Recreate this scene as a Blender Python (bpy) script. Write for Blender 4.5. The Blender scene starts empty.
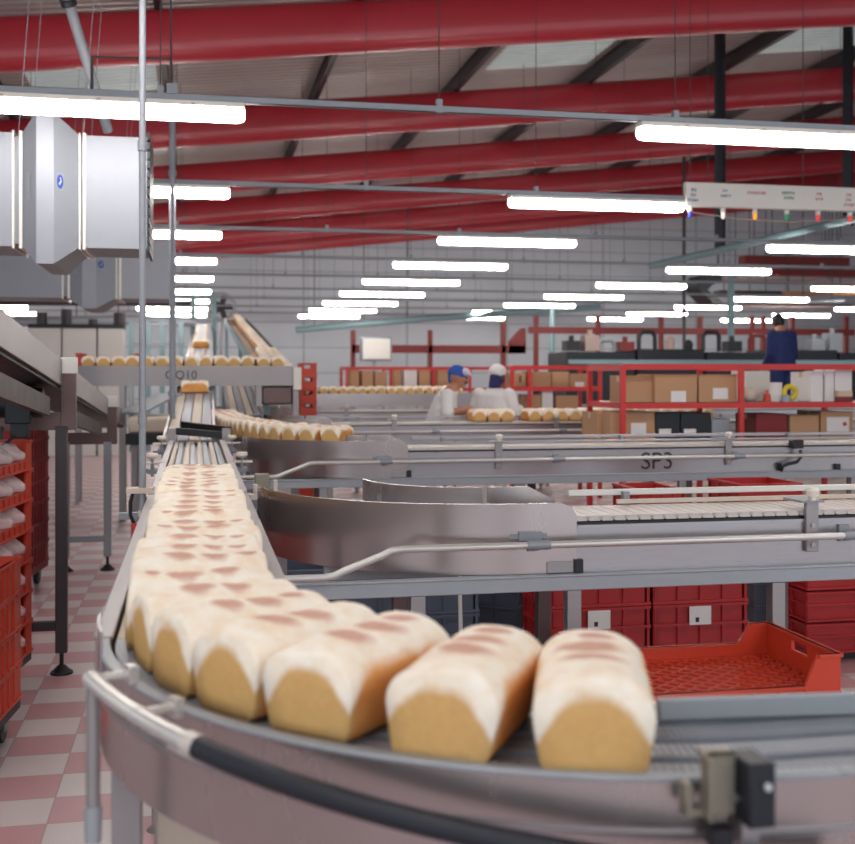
import bpy, math, random
from mathutils import Vector, Matrix
random.seed(7)
sc = bpy.context.scene
COL = sc.collection
PI = math.pi
# ------------------------------------------------------------------ camera facts
F = 1150.0; HX = 427.5; HY = 372.0; EYE = 1.55
TH = math.atan(232/F)                     # the camera is turned this far right of the belt direction (+Y)
def at(px, py, Y):                        # a point of the photo on the plane at distance Y -> world
    u = (px-HX)/F; v = (HY-py)/F
    a = math.cos(TH)*u+math.sin(TH); b = math.cos(TH)-math.sin(TH)*u
    Z = Y/b
    return Vector((a*Z, Y, EYE+v*Z))
def xat(px, Y): return at(px, HY, Y).x
def pix(p):
    x, y, z = p
    d = y*math.cos(TH)+x*math.sin(TH); r = x*math.cos(TH)-y*math.sin(TH)
    if d < .05: return (-9999, -9999)
    return (HX+F*r/d, HY-F*(z-EYE)/d)
ORD = ['', 'first', 'second', 'third', 'fourth', 'fifth', 'sixth', 'seventh', 'eighth', 'ninth', 'tenth', 'eleventh', 'twelfth',
       'thirteenth', 'fourteenth', 'fifteenth', 'sixteenth', 'seventeenth', 'eighteenth', 'nineteenth', 'twentieth', 'twenty-first', 'twenty-second', 'twenty-third', 'twenty-fourth', 'twenty-fifth']+['twenty-%s' % w for w in ('sixth', 'seventh', 'eighth', 'ninth')]+['thirtieth']+['thirty-%s' % w for w in ('first', 'second', 'third', 'fourth', 'fifth', 'sixth', 'seventh', 'eighth', 'ninth')]+['fortieth']+['forty-%s' % w for w in ('first', 'second', 'third', 'fourth', 'fifth', 'sixth', 'seventh', 'eighth', 'ninth')]+['fiftieth', 'fifty-first', 'fifty-second', 'fifty-third', 'fifty-fourth', 'fifty-fifth', 'fifty-sixth', 'fifty-seventh', 'fifty-eighth']
# ------------------------------------------------------------------ materials
def srgb(r, g, b):
    f = lambda c: (c/255/12.92 if c/255 <= .04045 else ((c/255+.055)/1.055)**2.4)
    return (f(r), f(g), f(b), 1)
class NT:                                  # tiny node-tree writer
    def __init__(s, name):
        s.m = bpy.data.materials.new(name); s.m.use_nodes = True
        s.t = s.m.node_tree; s.b = s.t.nodes['Principled BSDF']
    def n(s, typ, **kw):
        x = s.t.nodes.new(typ)
        for k, v in kw.items(): setattr(x, k, v)
        return x
    def l(s, a, b): s.t.links.new(a, b)
    def val(s, sock, v):
        if isinstance(v, (int, float, tuple)): sock.default_value = v
        else: s.l(v, sock)
    def math(s, op, a, b=None, c=None, clamp=False):
        x = s.n('ShaderNodeMath', operation=op); x.use_clamp = clamp
        for i, v in enumerate((a, b, c)):
            if v is not None: s.val(x.inputs[i], v)
        return x.outputs[0]
    def mix(s, f, a, b):
        x = s.n('ShaderNodeMix', data_type='RGBA')
        s.val(x.inputs[0], f); s.val(x.inputs[6], a); s.val(x.inputs[7], b)
        return x.outputs[2]
    def obj(s):
        return s.n('ShaderNodeTexCoord').outputs['Object']
    def noise(s, co, scale, detail=3, rough=.5, sc3=None):
        if sc3:
            mp = s.n('ShaderNodeMapping'); mp.inputs['Scale'].default_value = sc3; s.l(co, mp.inputs[0]); co = mp.outputs[0]
        x = s.n('ShaderNodeTexNoise'); x.inputs['Scale'].default_value = scale; x.inputs['Detail'].default_value = detail; x.inputs['Roughness'].default_value = rough
        s.l(co, x.inputs['Vector']); return x.outputs['Fac']
    def bump(s, h, strength=.3, dist=.002):
        x = s.n('ShaderNodeBump'); x.inputs['Strength'].default_value = strength; x.inputs['Distance'].default_value = dist
        s.l(h, x.inputs['Height']); s.l(x.outputs[0], s.b.inputs['Normal'])
def mat(name, col, rough=.5, metal=0., var=.12, scale=6., sc3=None, bump=0., spec=.5, coat=0., bscale=None):
    t = NT(name); co = t.obj()
    nz = t.noise(co, scale, 4, .6, sc3)
    lo = tuple(c*(1-var) for c in col[:3])+(1,); hi = tuple(min(1, c*(1+var)) for c in col[:3])+(1,)
    t.l(t.mix(nz, lo, hi), t.b.inputs['Base Color'])
    t.b.inputs['Metallic'].default_value = metal
    t.b.inputs['Specular IOR Level'].default_value = spec
    t.b.inputs['Coat Weight'].default_value = coat
    r = t.math('MULTIPLY_ADD', nz, rough*.5, rough*.75); t.l(r, t.b.inputs['Roughness'])
    if bump: t.bump(t.noise(co, bscale or scale*4, 3, .6, sc3), bump, .003)
    return t.m
M = {}
M['steel'] = mat('brushed_steel', srgb(170, 166, 170), .30, .9, .10, 9, (1, 1, 14), .06)
M['steel_dull'] = mat('dull_steel', srgb(158, 154, 156), .5, .75, .12, 5, None, .05)
M['steel_skirt'] = mat('rolled_steel_skirt', srgb(182, 172, 172), .26, .92, .10, 5, (1, 1, .35), .04)
M['galv'] = mat('galvanised_steel', srgb(146, 150, 158), .55, .35, .14, 26, None, .05)
M['duct'] = mat('galvanised_duct_sheet', srgb(146, 149, 158), .5, .35, .08, 14, None, .04)
M['beam_grey'] = mat('grey_painted_channel', srgb(160, 165, 172), .5, .3, .10, 20, None, .04)
M['white_metal'] = mat('white_coated_metal', srgb(222, 218, 212), .4, .1, .04, 8)
M['brown_plate'] = mat('brown_tinted_steel_plate', srgb(108, 88, 88), .4, .7, .12, 7)
M['bracket_grey'] = mat('olive_grey_zinc_bracket', srgb(142, 136, 124), .4, .5, .1, 12)
M['brown_dark'] = mat('dark_brown_painted_beam', srgb(62, 48, 50), .5, .2, .12, 7)
M['dark'] = mat('black_plastic', srgb(26, 26, 32), .45, 0, .2, 9)
M['navy'] = mat('dark_blue_black_enamel', srgb(20, 26, 36), .45, 0, .2, 5)
M['foam'] = mat('black_foam_sleeve', srgb(24, 28, 40), .5, 0, .2, 30, None, .1)
M['tube_white'] = mat('pale_grey_tube', srgb(205, 202, 200), .32, .45, .05, 8)
M['chain'] = mat('pale_belt_chain', srgb(206, 198, 194), .45, .15, .10, 22, None, .1)
M['belt_beige'] = mat('beige_belt_strip', srgb(205, 190, 176), .5, 0, .12, 14, None, .1)
M['belt_grey'] = mat('blue_grey_belt_strip', srgb(150, 155, 165), .45, .3, .12, 14, None, .1)
M['knob'] = mat('white_plastic_knob', srgb(232, 226, 214), .4, 0, .04, 8)
M['red_beam'] = mat('red_gloss_roof_paint', srgb(172, 42, 54), .34, 0, .10, 1.2, None, .03, .5, .25)
M['purlin'] = mat('dark_galvanised_purlin', srgb(70, 64, 68), .5, .3, .1, 8)
M['red_paint'] = mat('red_painted_steel', srgb(200, 44, 44), .4, 0, .10, 6)
M['red_dull'] = mat('dull_red_paint', srgb(132, 50, 48), .55, 0, .14, 4)
M['orange_tray'] = mat('orange_red_tray_plastic', srgb(200, 62, 38), .42, 0, .10, 8)
M['red_tray'] = mat('red_tray_plastic', srgb(168, 30, 34), .42, 0, .12, 8)
M['dkred_tray'] = mat('dark_red_tray_plastic', srgb(128, 26, 32), .5, 0, .14, 8)
M['grey_tray'] = mat('blue_grey_crate_plastic', srgb(78, 88, 104), .48, 0, .10, 8)
M['card'] = mat('brown_cardboard', srgb(186, 146, 112), .8, 0, .08, 10, (1, 1, 6))
M['paper'] = mat('white_paper_label', srgb(226, 224, 224), .7, 0, .04, 30)
M['tape'] = mat('pale_packing_tape', srgb(206, 180, 150), .35, 0, .04, 30)
M['skin'] = mat('warm_brown_skin', srgb(176, 122, 98), .55, 0, .08, 30)
M['skin_dark'] = mat('dark_brown_skin', srgb(96, 66, 56), .55, 0, .08, 30)
M['coat'] = mat('white_cotton_coat', srgb(226, 224, 224), .85, 0, .05, 14, None, .15)
M['hair'] = mat('black_hair', srgb(28, 22, 22), .6, 0, .2, 60)
M['cap_blue'] = mat('blue_hair_cap', srgb(44, 84, 168), .8, 0, .1, 30)
M['cap_lilac'] = mat('pale_lilac_cap_peak', srgb(206, 196, 216), .8, 0, .08, 30)
M['cap_white'] = mat('white_hair_cap', srgb(228, 224, 226), .8, 0, .06, 30)
M['neck_navy'] = mat('navy_neck_cover', srgb(40, 44, 92), .8, 0, .1, 30)
M['overall'] = mat('navy_blue_overalls', srgb(20, 36, 88), .8, 0, .15, 10, None, .2)
M['teal'] = mat('pale_teal_pipe_paint', srgb(128, 156, 162), .45, .1, .1, 3)
M['pinkish'] = mat('pinkish_beige_duct_paint', srgb(188, 164, 156), .6, 0, .1, 3)
M['timber'] = mat('orange_brown_timber', srgb(200, 138, 88), .6, 0, .12, 4)
M['yellow'] = mat('yellow_plastic', srgb(222, 196, 40), .5, 0, .08, 8)
M['ink'] = mat('dark_print', srgb(44, 40, 48), .6, 0, .05, 8)
M['ink_blue'] = mat('blue_print', srgb(60, 74, 140), .6, 0, .05, 8)
M['ink_red'] = mat('red_print', srgb(196, 66, 66), .6, 0, .05, 8)
M['ink_green'] = mat('green_print', srgb(56, 116, 88), .6, 0, .05, 8)
M['sticker_blue'] = mat('blue_sticker', srgb(48, 76, 168), .5, 0, .05, 8)
M['bag'] = mat('clear_bag_with_pink_white_print', srgb(226, 200, 200), .3, 0, .32, 46, None, .5)
def emit(name, col, s):
    t = NT(name); t.b.inputs['Base Color'].default_value = col; t.b.inputs['Emission Color'].default_value = col; t.b.inputs['Emission Strength'].default_value = s
    t.b.inputs['Roughness'].default_value = .4
    return t.m
M['tube'] = emit('lit_fluorescent_diffuser', (1, .955, .90, 1), 21.0)
M['lamp_blue'] = emit('blue_signal_lamp', srgb(40, 60, 190), .25)
M['lamp_white'] = emit('white_signal_lamp', srgb(230, 225, 220), .5)
M['lamp_amber'] = emit('amber_signal_lamp', srgb(240, 150, 40), .7)
M['lamp_green'] = emit('green_signal_lamp', srgb(20, 130, 90), .35)
M['lamp_red'] = emit('red_signal_lamp', srgb(210, 50, 50), .5)
# floor: pink and pale grey quarry tiles, 25 cm
def floor_mat():
    t = NT('pink_and_grey_floor_tiles'); co = t.obj()
    sp = t.n('ShaderNodeSeparateXYZ'); t.l(co, sp.inputs[0])
    u = t.math('DIVIDE', sp.outputs[0], .25); v = t.math('DIVIDE', t.math('SUBTRACT', sp.outputs[1], .125), .25)
    par = t.math('MODULO', t.math('ADD', t.math('ADD', t.math('FLOOR', u), t.math('FLOOR', v)), 400), 2)
    sp_n = t.noise(co, 90, 4, .8); big = t.noise(co, 1.6, 4, .6)
    pink = t.mix(sp_n, srgb(188, 130, 138), srgb(216, 164, 168)); pale = t.mix(sp_n, srgb(204, 192, 192), srgb(230, 220, 218))
    c = t.mix(par, pink, pale)
    c = t.mix(t.math('MULTIPLY', big, .35), c, srgb(150, 136, 138))
    def edge(a):
        f = t.math('FRACT', a); return t.math('LESS_THAN', t.math('MINIMUM', f, t.math('SUBTRACT', 1., f)), .012)
    g = t.math('MAXIMUM', edge(u), edge(v))
    c = t.mix(t.math('MULTIPLY', g, .6), c, srgb(150, 130, 130))
    t.l(c, t.b.inputs['Base Color']); t.b.inputs['Roughness'].default_value = .38
    t.bump(g, -.2, .002)
    return t.m
M['floor'] = floor_mat()
def wall_mat():
    t = NT('pale_blue_grey_wall_cladding'); co = t.obj()
    sp = t.n('ShaderNodeSeparateXYZ'); t.l(co, sp.inputs[0])
    f = t.math('FRACT', t.math('DIVIDE', sp.outputs[2], .75)); g = t.math('LESS_THAN', f, .05)
    f2 = t.math('FRACT', t.math('DIVIDE', sp.outputs[0], 3.1)); g2 = t.math('LESS_THAN', f2, .02)
    nz = t.noise(co, .5, 4, .6)
    c = t.mix(nz, srgb(176, 188, 196), srgb(206, 212, 220))
    c = t.mix(t.math('MULTIPLY', t.math('MAXIMUM', g, g2), .5), c, srgb(110, 118, 126))
    t.l(c, t.b.inputs['Base Color']); t.b.inputs['Roughness'].default_value = .6
    t.bump(g, -.3, .02)
    return t.m
M['wall'] = wall_mat()
M['roof'] = mat('corrugated_roof_sheet', srgb(176, 166, 162), .42, .2, .12, 2.2, (3, 1, 1))
def rl_mat():
    t = NT('daylit_fibreglass_rooflight'); nz = t.noise(t.obj(), 2.5, 3, .6); c = t.mix(nz, srgb(168, 184, 184), srgb(206, 216, 214)); t.l(c, t.b.inputs['Base Color']); t.l(c, t.b.inputs['Emission Color']); t.b.inputs['Emission Strength'].default_value = .16; t.b.inputs['Roughness'].default_value = .3
    return t.m
M['rooflight'] = rl_mat()
def loaf_mat():
    t = NT('floury_bread_crust'); co = t.obj()
    rnd = t.n('ShaderNodeObjectInfo').outputs['Random']
    off = t.n('ShaderNodeCombineXYZ'); k = t.math('MULTIPLY', rnd, 37.)
    for i in range(3): t.l(k, off.inputs[i])
    ad = t.n('ShaderNodeVectorMath', operation='ADD'); t.l(co, ad.inputs[0]); t.l(off.outputs[0], ad.inputs[1]); cn = ad.outputs[0]
    sp = t.n('ShaderNodeSeparateXYZ'); t.l(co, sp.inputs[0]); x, y, z = sp.outputs
    xn = t.math('DIVIDE', t.math('ABSOLUTE', x), .133); yn = t.math('DIVIDE', t.math('ABSOLUTE', y), .075)
    x4 = t.math('POWER', xn, 7.); y4 = t.math('POWER', yn, 2.5)
    n1 = t.math('SUBTRACT', t.noise(cn, 30, 4, .6), .5); n2 = t.noise(cn, 90, 4, .7); n3 = t.math('SUBTRACT', t.noise(cn, 11, 2, .5), .5)
    h = t.math('SUBTRACT', t.math('MULTIPLY_ADD', t.math('MULTIPLY', t.math('SUBTRACT', xn, .86), 8., clamp=True), .004, .098), t.math('MULTIPLY', t.math('MULTIPLY', x4, y4), .072))
    h = t.math('ADD', h, t.math('ADD', t.math('MULTIPLY', n1, .014), t.math('MULTIPLY', n3, .02)))
    white = t.math('ADD', t.math('DIVIDE', t.math('SUBTRACT', z, h), .016), .5, clamp=True)
    end = t.math('MULTIPLY', t.math('SUBTRACT', xn, .86), 10., clamp=True)
    side_c = t.mix(t.math('MULTIPLY_ADD', n3, 1.6, .5, clamp=True), srgb(212, 136, 66), srgb(238, 182, 116))
    end_c = t.mix(n2, srgb(198, 152, 92), srgb(224, 184, 124))
    tan = t.mix(end, side_c, end_c)
    flour = t.mix(t.math('MULTIPLY_ADD', n1, 2.2, .45, clamp=True), srgb(252, 245, 234), srgb(244, 228, 206))
    c = t.mix(white, tan, flour)
    # toasted patches across the crown, two big and one small
    def patch(cx, cy, rx, ry):
        a = t.math('DIVIDE', t.math('SUBTRACT', x, t.math('ADD', cx, t.math('MULTIPLY', n3, .05))), rx); b = t.math('DIVIDE', t.math('ADD', y, t.math('ADD', cy, t.math('MULTIPLY', n1, .03))), ry)
        d = t.math('ADD', t.math('MULTIPLY', a, a), t.math('MULTIPLY', b, b))
        return t.math('MULTIPLY', t.math('SUBTRACT', 1.3, d), 1.1, clamp=True)
    p = t.math('MAXIMUM', patch(.038, 0., .030, .042), patch(-.034, .004, .028, .046))
    p3 = t.math('MULTIPLY', patch(-.088, -.006, .018, .026), t.math('GREATER_THAN', rnd, .35))
    p = t.math('MAXIMUM', p, p3)
    top = t.math('GREATER_THAN', z, .10)
    halo = t.math('MULTIPLY', t.math('MULTIPLY', t.math('SUBTRACT', t.noise(cn, 24, 3, .6), .48), 5., clamp=True), t.math('MULTIPLY', top, .28))
    c = t.mix(halo, c, srgb(232, 184, 128))
    c = t.mix(t.math('MULTIPLY', t.math('MULTIPLY', p, top), t.math('MULTIPLY_ADD', n2, .5, .55, clamp=True)), c, srgb(202, 142, 122))
    t.l(c, t.b.inputs['Base Color']); t.b.inputs['Roughness'].default_value = .8; t.b.inputs['Specular IOR Level'].default_value = .2
    t.bump(n2, .25, .003)
    return t.m
M['loaf'] = loaf_mat()

# ------------------------------------------------------------------ geometry helpers
W0 = {}                                    # object name -> world origin of its thing
class MB:
    def __init__(s): s.v = []; s.f = []
    def add(s, vs, fs):
        o = len(s.v); s.v += [Vector(v) for v in vs]; s.f += [tuple(i+o for i in f) for f in fs]
    def box(s, x0, x1, y0, y1, z0, z1):
        s.add([(x, y, z) for z in (z0, z1) for y in (y0, y1) for x in (x0, x1)],
              [(0, 2, 3, 1), (4, 5, 7, 6), (0, 1, 5, 4), (2, 6, 7, 3), (0, 4, 6, 2), (1, 3, 7, 5)]); return s
    def obox(s, p0, p1, w, h, up=(0, 0, 1)):      # bar of width w and height h from p0 to p1
        p0 = Vector(p0); p1 = Vector(p1); d = (p1-p0).normalized(); up = Vector(up)
        r = d.cross(up)
        if r.length < 1e-4: r = d.cross(Vector((1, 0, 0)))
        r.normalize(); u = r.cross(d).normalized()
        vs = [p+r*a*w/2+u*b*h/2 for p in (p0, p1) for b in (-1, 1) for a in (-1, 1)]
        s.add(vs, [(0, 1, 3, 2), (4, 6, 7, 5), (0, 4, 5, 1), (2, 3, 7, 6), (0, 2, 6, 4), (1, 5, 7, 3)]); return s
    def tube(s, pts, r, n=10, cap=True):
        pts = [Vector(p) for p in pts]; rings = []
        rs = r if isinstance(r, (list, tuple)) else [r]*len(pts)
        d0 = (pts[1]-pts[0]).normalized(); ref = Vector((0, 0, 1)) if abs(d0.z) < .9 else Vector((1, 0, 0))
        a = d0.cross(ref).normalized()
        for i, p in enumerate(pts):
            if i == 0: d = pts[1]-p
            elif i == len(pts)-1: d = p-pts[i-1]
            else: d = (pts[i+1]-p).normalized()+(p-pts[i-1]).normalized()
            d.normalize(); a = (a-d*a.dot(d)).normalized(); b = d.cross(a)
            rings.append([p+(a*math.cos(2*PI*k/n)+b*math.sin(2*PI*k/n))*rs[i] for k in range(n)])
        s.loft(rings, cap); return s
    def cyl(s, p0, p1, r0, r1=None, n=16): return s.tube([p0, p1], [r0, r0 if r1 is None else r1], n)
    def loft(s, rings, cap=True):
        n = len(rings[0]); vs = [v for r in rings for v in r]; fs = []
        for i in range(len(rings)-1):
            for k in range(n):
                fs.append((i*n+k, i*n+(k+1) % n, (i+1)*n+(k+1) % n, (i+1)*n+k))
        if cap: fs += [tuple(reversed(range(n))), tuple((len(rings)-1)*n+k for k in range(n))]
        s.add(vs, fs)
    def arc(s, C, r0, r1, z0, z1, a0, a1, n=32):   # ring segment; angle 0 = towards the camera (-Y), 90 = towards -X
        rings = []
        for i in range(n+1):
            a = math.radians(a0+(a1-a0)*i/n); sx, cy = -math.sin(a), -math.cos(a)
            rings.append([Vector((C[0]+sx*r, C[1]+cy*r, z)) for r, z in ((r0, z0), (r1, z0), (r1, z1), (r0, z1))])
        s.loft(rings); return s
    def ball(s, c, rx, ry=None, rz=None, n=12, m=8):
        ry = ry or rx; rz = rz or rx; rings = []
        for j in range(m+1):
            t = PI*(j+.02)/(m+.04); rings.append([Vector((c[0]+rx*math.sin(t)*math.cos(2*PI*k/n), c[1]+ry*math.sin(t)*math.sin(2*PI*k/n), c[2]-rz*math.cos(t))) for k in range(n)])
        s.loft(rings); return s
    def prism(s, poly, y0, y1, ax='y'):            # polygon in x,z extruded along y (or in y,z along x)
        mk = (lambda a, b, t: (a, t, b)) if ax == 'y' else (lambda a, b, t: (t, a, b))
        s.loft([[Vector(mk(a, b, t)) for a, b in poly] for t in (y0, y1)]); return s
    def build(s, name, m, parent=None, loc=(0, 0, 0), bevel=0., smooth=40, sub=0, remesh=0, smooth_it=0):
        o0 = Vector(W0.get(parent.name, (0, 0, 0))) if parent else Vector(loc)
        me = bpy.data.meshes.new(name); me.from_pydata([v-o0 for v in s.v], [], s.f); me.validate(); me.update()
        import bmesh
        b = bmesh.new(); b.from_mesh(me); bmesh.ops.recalc_face_normals(b, faces=b.faces); b.to_mesh(me); b.free()
        me.materials.append(m if not isinstance(m, str) else M[m])
        me.shade_smooth()
        if smooth < 180: me.set_sharp_from_angle(angle=math.radians(smooth))
        o = bpy.data.objects.new(name, me); COL.objects.link(o)
        if parent: o.parent = parent; W0[o.name] = o0
        else: o.location = o0; W0[o.name] = o0
        if bevel:
            d = o.modifiers.new('bevel', 'BEVEL'); d.width = bevel; d.segments = 2; d.limit_method = 'ANGLE'; d.angle_limit = math.radians(40); d.harden_normals = False
        if remesh:
            d = o.modifiers.new('remesh', 'REMESH'); d.mode = 'VOXEL'; d.voxel_size = remesh; d.use_smooth_shade = True
        if smooth_it:
            d = o.modifiers.new('smooth', 'SMOOTH'); d.iterations = smooth_it; d.factor = .5
        if sub:
            d = o.modifiers.new('subsurf', 'SUBSURF'); d.levels = sub; d.render_levels = sub
        return o
def thing(name, label, cat, loc=(0, 0, 0), group=None, rz=0.):
    o = bpy.data.objects.new(name, None); COL.objects.link(o); o.empty_display_size = .1
    o.location = loc; o.rotation_euler = (0, 0, rz); W0[o.name] = Vector(loc)
    return tag(o, label, cat, group)
def tag(o, label, cat, group=None):
    o['label'] = label; o['category'] = cat
    if group: o['group'] = group
    elif 'group' in o: del o['group']
    return o
def struct(o): o['kind'] = 'structure'; return o
def dup(root, loc, rz, label, group=None, cat=None):
    r = root.copy(); COL.objects.link(r); r.location = loc; r.rotation_euler = (root.rotation_euler[0] if False else 0, 0, rz)
    tag(r, label, cat or root['category'], group); W0[r.name] = Vector(loc)
    for ch in list(root.children):
        c = ch.copy(); COL.objects.link(c); c.parent = r
        for g in list(ch.children):
            d = g.copy(); COL.objects.link(d); d.parent = c
    return r
def text(body, size, m, name, parent, loc, rot, extrude=.001):
    cu = bpy.data.curves.new(name, 'FONT'); cu.body = body; cu.size = size; cu.extrude = extrude; cu.align_x = 'CENTER'; cu.align_y = 'CENTER'
    t = bpy.data.objects.new(name, cu); COL.objects.link(t)
    dg = bpy.context.evaluated_depsgraph_get(); dg.update()
    me = bpy.data.meshes.new_from_object(t.evaluated_get(dg)); bpy.data.objects.remove(t)
    me.materials.clear(); me.materials.append(M[m])
    o = bpy.data.objects.new(name, me); COL.objects.link(o); o.parent = parent
    o.location = Vector(loc)-Vector(W0.get(parent.name, (0, 0, 0))); o.rotation_euler = rot
    return o

# ================================================================== SETTING
XL, XR, YN, YF = -10., 27., -4., 34.0
def roof_z(x): return 5.52+.109*x
struct(MB().box(XL, XR, YN, YF, -.1, 0).build('floor', 'floor'))
struct(MB().box(XL, XR, YF, YF+.2, 0, 9.4).build('wall_back', 'wall'))
struct(MB().box(XL-.2, XL, YN, YF, 0, 2.2).build('wall_left', 'wall'))  # unseen side wall, kept low so world light comes in from the left
struct(MB().box(XR, XR+.2, YN, YF, 0, 9.4).build('wall_right', 'wall'))
# ceiling: trapezoidal sheet, ribs running down the slope (along X)
mb = MB(); prof = []; y = YN; k = 0
while y < YF:
    for dy, dz in ((0, 0), (.06, 0), (.085, .04), (.145, .04)): prof.append((y+dy, dz))
    y += .17
ring0 = [Vector((XL, yy, roof_z(XL)+dz)) for yy, dz in prof]; ring1 = [Vector((XR, yy, roof_z(XR)+dz)) for yy, dz in prof]
n = len(prof); mb.add(ring0+ring1, [(i, i+1, n+i+1, n+i) for i in range(n-1)])
ceiling = struct(mb.build('ceiling', 'roof', smooth=10))
# rooflights set into the sheet on the camera side of every bay line
for j, yb in enumerate((14.75, 19.2, 23.7, 28.2)):
    for x0, x1 in ((-2.1, -.5), (2.0, 3.6), (4.15, 5.7), (6.2, 7.9), (8.4, 10.)):
        if random.random() < .25: continue
        mb = MB(); pr = [(yy, dz) for yy, dz in prof if yb+.2 < yy < yb+1.6]
        a = [Vector((x0, yy, roof_z(x0)+dz-.012)) for yy, dz in pr]; b = [Vector((x1, yy, roof_z(x1)+dz-.012)) for yy, dz in pr]; n = len(pr)
        mb.add(a+b, [(i, i+1, n+i+1, n+i) for i in range(n-1)])
        mb.build('rooflight', 'rooflight', ceiling, smooth=10)
# red rafters, rounded deep section, running along X and rising with the roof
BEAM_Y = (12.1, 16.65, 21.1, 25.6, 30.1, 33.6)
ordn = ('nearest', 'second', 'third', 'fourth', 'fifth', 'farthest')
for j, yb in enumerate(BEAM_Y):
    mb = MB(); rings = []
    for x in (XL+.02, -4, 4, 12, 20, XR-.02):
        zb = 4.75+.109*x; ring = []
        for a in range(28):
            t = 2*PI*a/28; ct, st = math.cos(t), math.sin(t)
            ring.append(Vector((x, yb+.15*math.copysign(abs(ct)**.75, ct), zb+.275+.275*math.copysign(abs(st)**.75, st))))
        rings.append(ring)
    mb.loft(rings); b = mb.build('roof_beam', 'red_beam', smooth=70)
    tag(b, '%s of the red painted roof beams crossing under the roof, counted from the front' % ordn[j], 'beam', 'red roof beams')
PX = [-.38+2.08*k for k in range(-3, 8)]
for k, x in enumerate(PX):
    mb = MB(); zt = roof_z(x)-.006; mb.box(x-.035, x+.035, 9.2, YF-.05, zt-.22, zt-.205); mb.box(x-.006, x+.006, 9.2, YF-.05, zt-.22, zt); mb.box(x-.035, x+.035, 9.2, YF-.05, zt-.015, zt)
    tag(mb.build('roof_purlin', 'purlin'), 'dark steel roof purlin running away under the roof sheet, %s from left' % ORD[k+1], 'purlin', 'roof purlins')

# ================================================================== LIGHTS
ROWS = [6.88+3.06*j for j in range(9)]; COLS = [-5.5+4.125*k for k in range(6)]  # the farthest row is an added one, to brighten the back wall
BARZ = 3.155
def light_proto():
    r = thing('hanging_tube_light', 'x', 'light fitting', (0, 0, 0))
    mb = MB(); mb.box(.0, 1.66, -.060, .060, 3.100, 3.13); mb.box(.25, .29, -.03, .03, 3.13, 3.137); mb.box(1.37, 1.41, -.03, .03, 3.13, 3.137)
    mb.build('housing', 'white_metal', r, bevel=.004)
    mb = MB(); rings = []
    for x, s in ((.0, .55), (.012, .82), (.035, .96), (.06, 1), (1.60, 1), (1.625, .96), (1.648, .82), (1.66, .55)):
        ring = []
        for a in range(20):
            t = 2*PI*a/20; ct, st = math.cos(t), math.sin(t)
            ring.append(Vector((x, .062*s*math.copysign(abs(ct)**.7, ct), 3.068+.046*s*math.copysign(abs(st)**.7, st))))
        rings.append(ring)
    mb.loft(rings); mb.build('diffuser', 'tube', r, smooth=60)
    for x in (.3, .83, 1.36): MB().box(x-.011, x+.011, -.064, .064, 3.100, 3.116).build('clip', 'pinkish', r)
    return r
first = None
for j, ry in enumerate(ROWS):
    seen = [k for k, cx in enumerate(COLS) if pix((cx+1.6, ry, 3.07))[0] > 4 and pix((cx+.06, ry, 3.07))[0] < 850]
    for q, k in enumerate(seen):
        lb = 'lit fluorescent tube light, %s from left in the %s nearest row' % (ORD[q+1], ORD[j+1])
        if first is None: first = light_proto(); first.location = (COLS[k], ry, 0); tag(first, lb, 'light fitting', 'fluorescent lights')
        else: dup(first, (COLS[k], ry, 0), 0, lb, 'fluorescent lights')
for ry in (3.82, .76):
    for k in ((0, 1, 2) if ry > 2 else (1, 2)):
        dup(first, (COLS[k], ry, 0), 0, 'lit fluorescent tube light above and behind the viewer, out of the picture', 'fluorescent lights overhead out of the picture')
for j, ry in enumerate(ROWS):
    r = thing('lighting_trunking', 'galvanised bar on thin wires carrying the %s nearest row of tube lights' % ORD[j+1], 'lighting bar', (0, ry, 0), 'lighting bars')
    mb = MB(); mb.box(-8, 15.5, ry-.02, ry+.02, 3.135, 3.139); mb.box(-8, 15.5, ry-.02, ry-.017, 3.135, 3.176); mb.box(-8, 15.5, ry+.017, ry+.02, 3.135, 3.176); mb.box(-8, 15.5, ry-.02, ry-.008, 3.173, 3.176); mb.box(-8, 15.5, ry+.008, ry+.02, 3.173, 3.176)
    mb.build('channel', 'galv', r)
    for k in range(-3, 7):
        x = -.17+1.6*k; x += (.03 if k % 2 else -.03)
        w = MB().cyl((x, ry, 3.17), (x, ry, roof_z(x)-.005), .0035, n=6).build('hanger_wire', 'purlin', r)
        MB().box(x-.018, x+.018, ry-.022, ry+.022, 3.13, 3.215).build('wire_clip', 'galv', w)
for j, ry in enumerate((3.82, .76)):
    r = thing('lighting_trunking', 'galvanised lighting bar hung overhead out of the picture', 'lighting bar', (0, ry, 0), 'lighting bars overhead out of the picture')
    MB().box(-8, 15.5, ry-.02, ry+.02, 3.135, 3.176).build('channel', 'galv', r)
    for k in range(-2, 6):
        x = -.17+1.6*k; MB().cyl((x, ry, 3.17), (x, ry, roof_z(x)-.005), .0035, n=6).build('hanger_wire', 'purlin', r)

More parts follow.
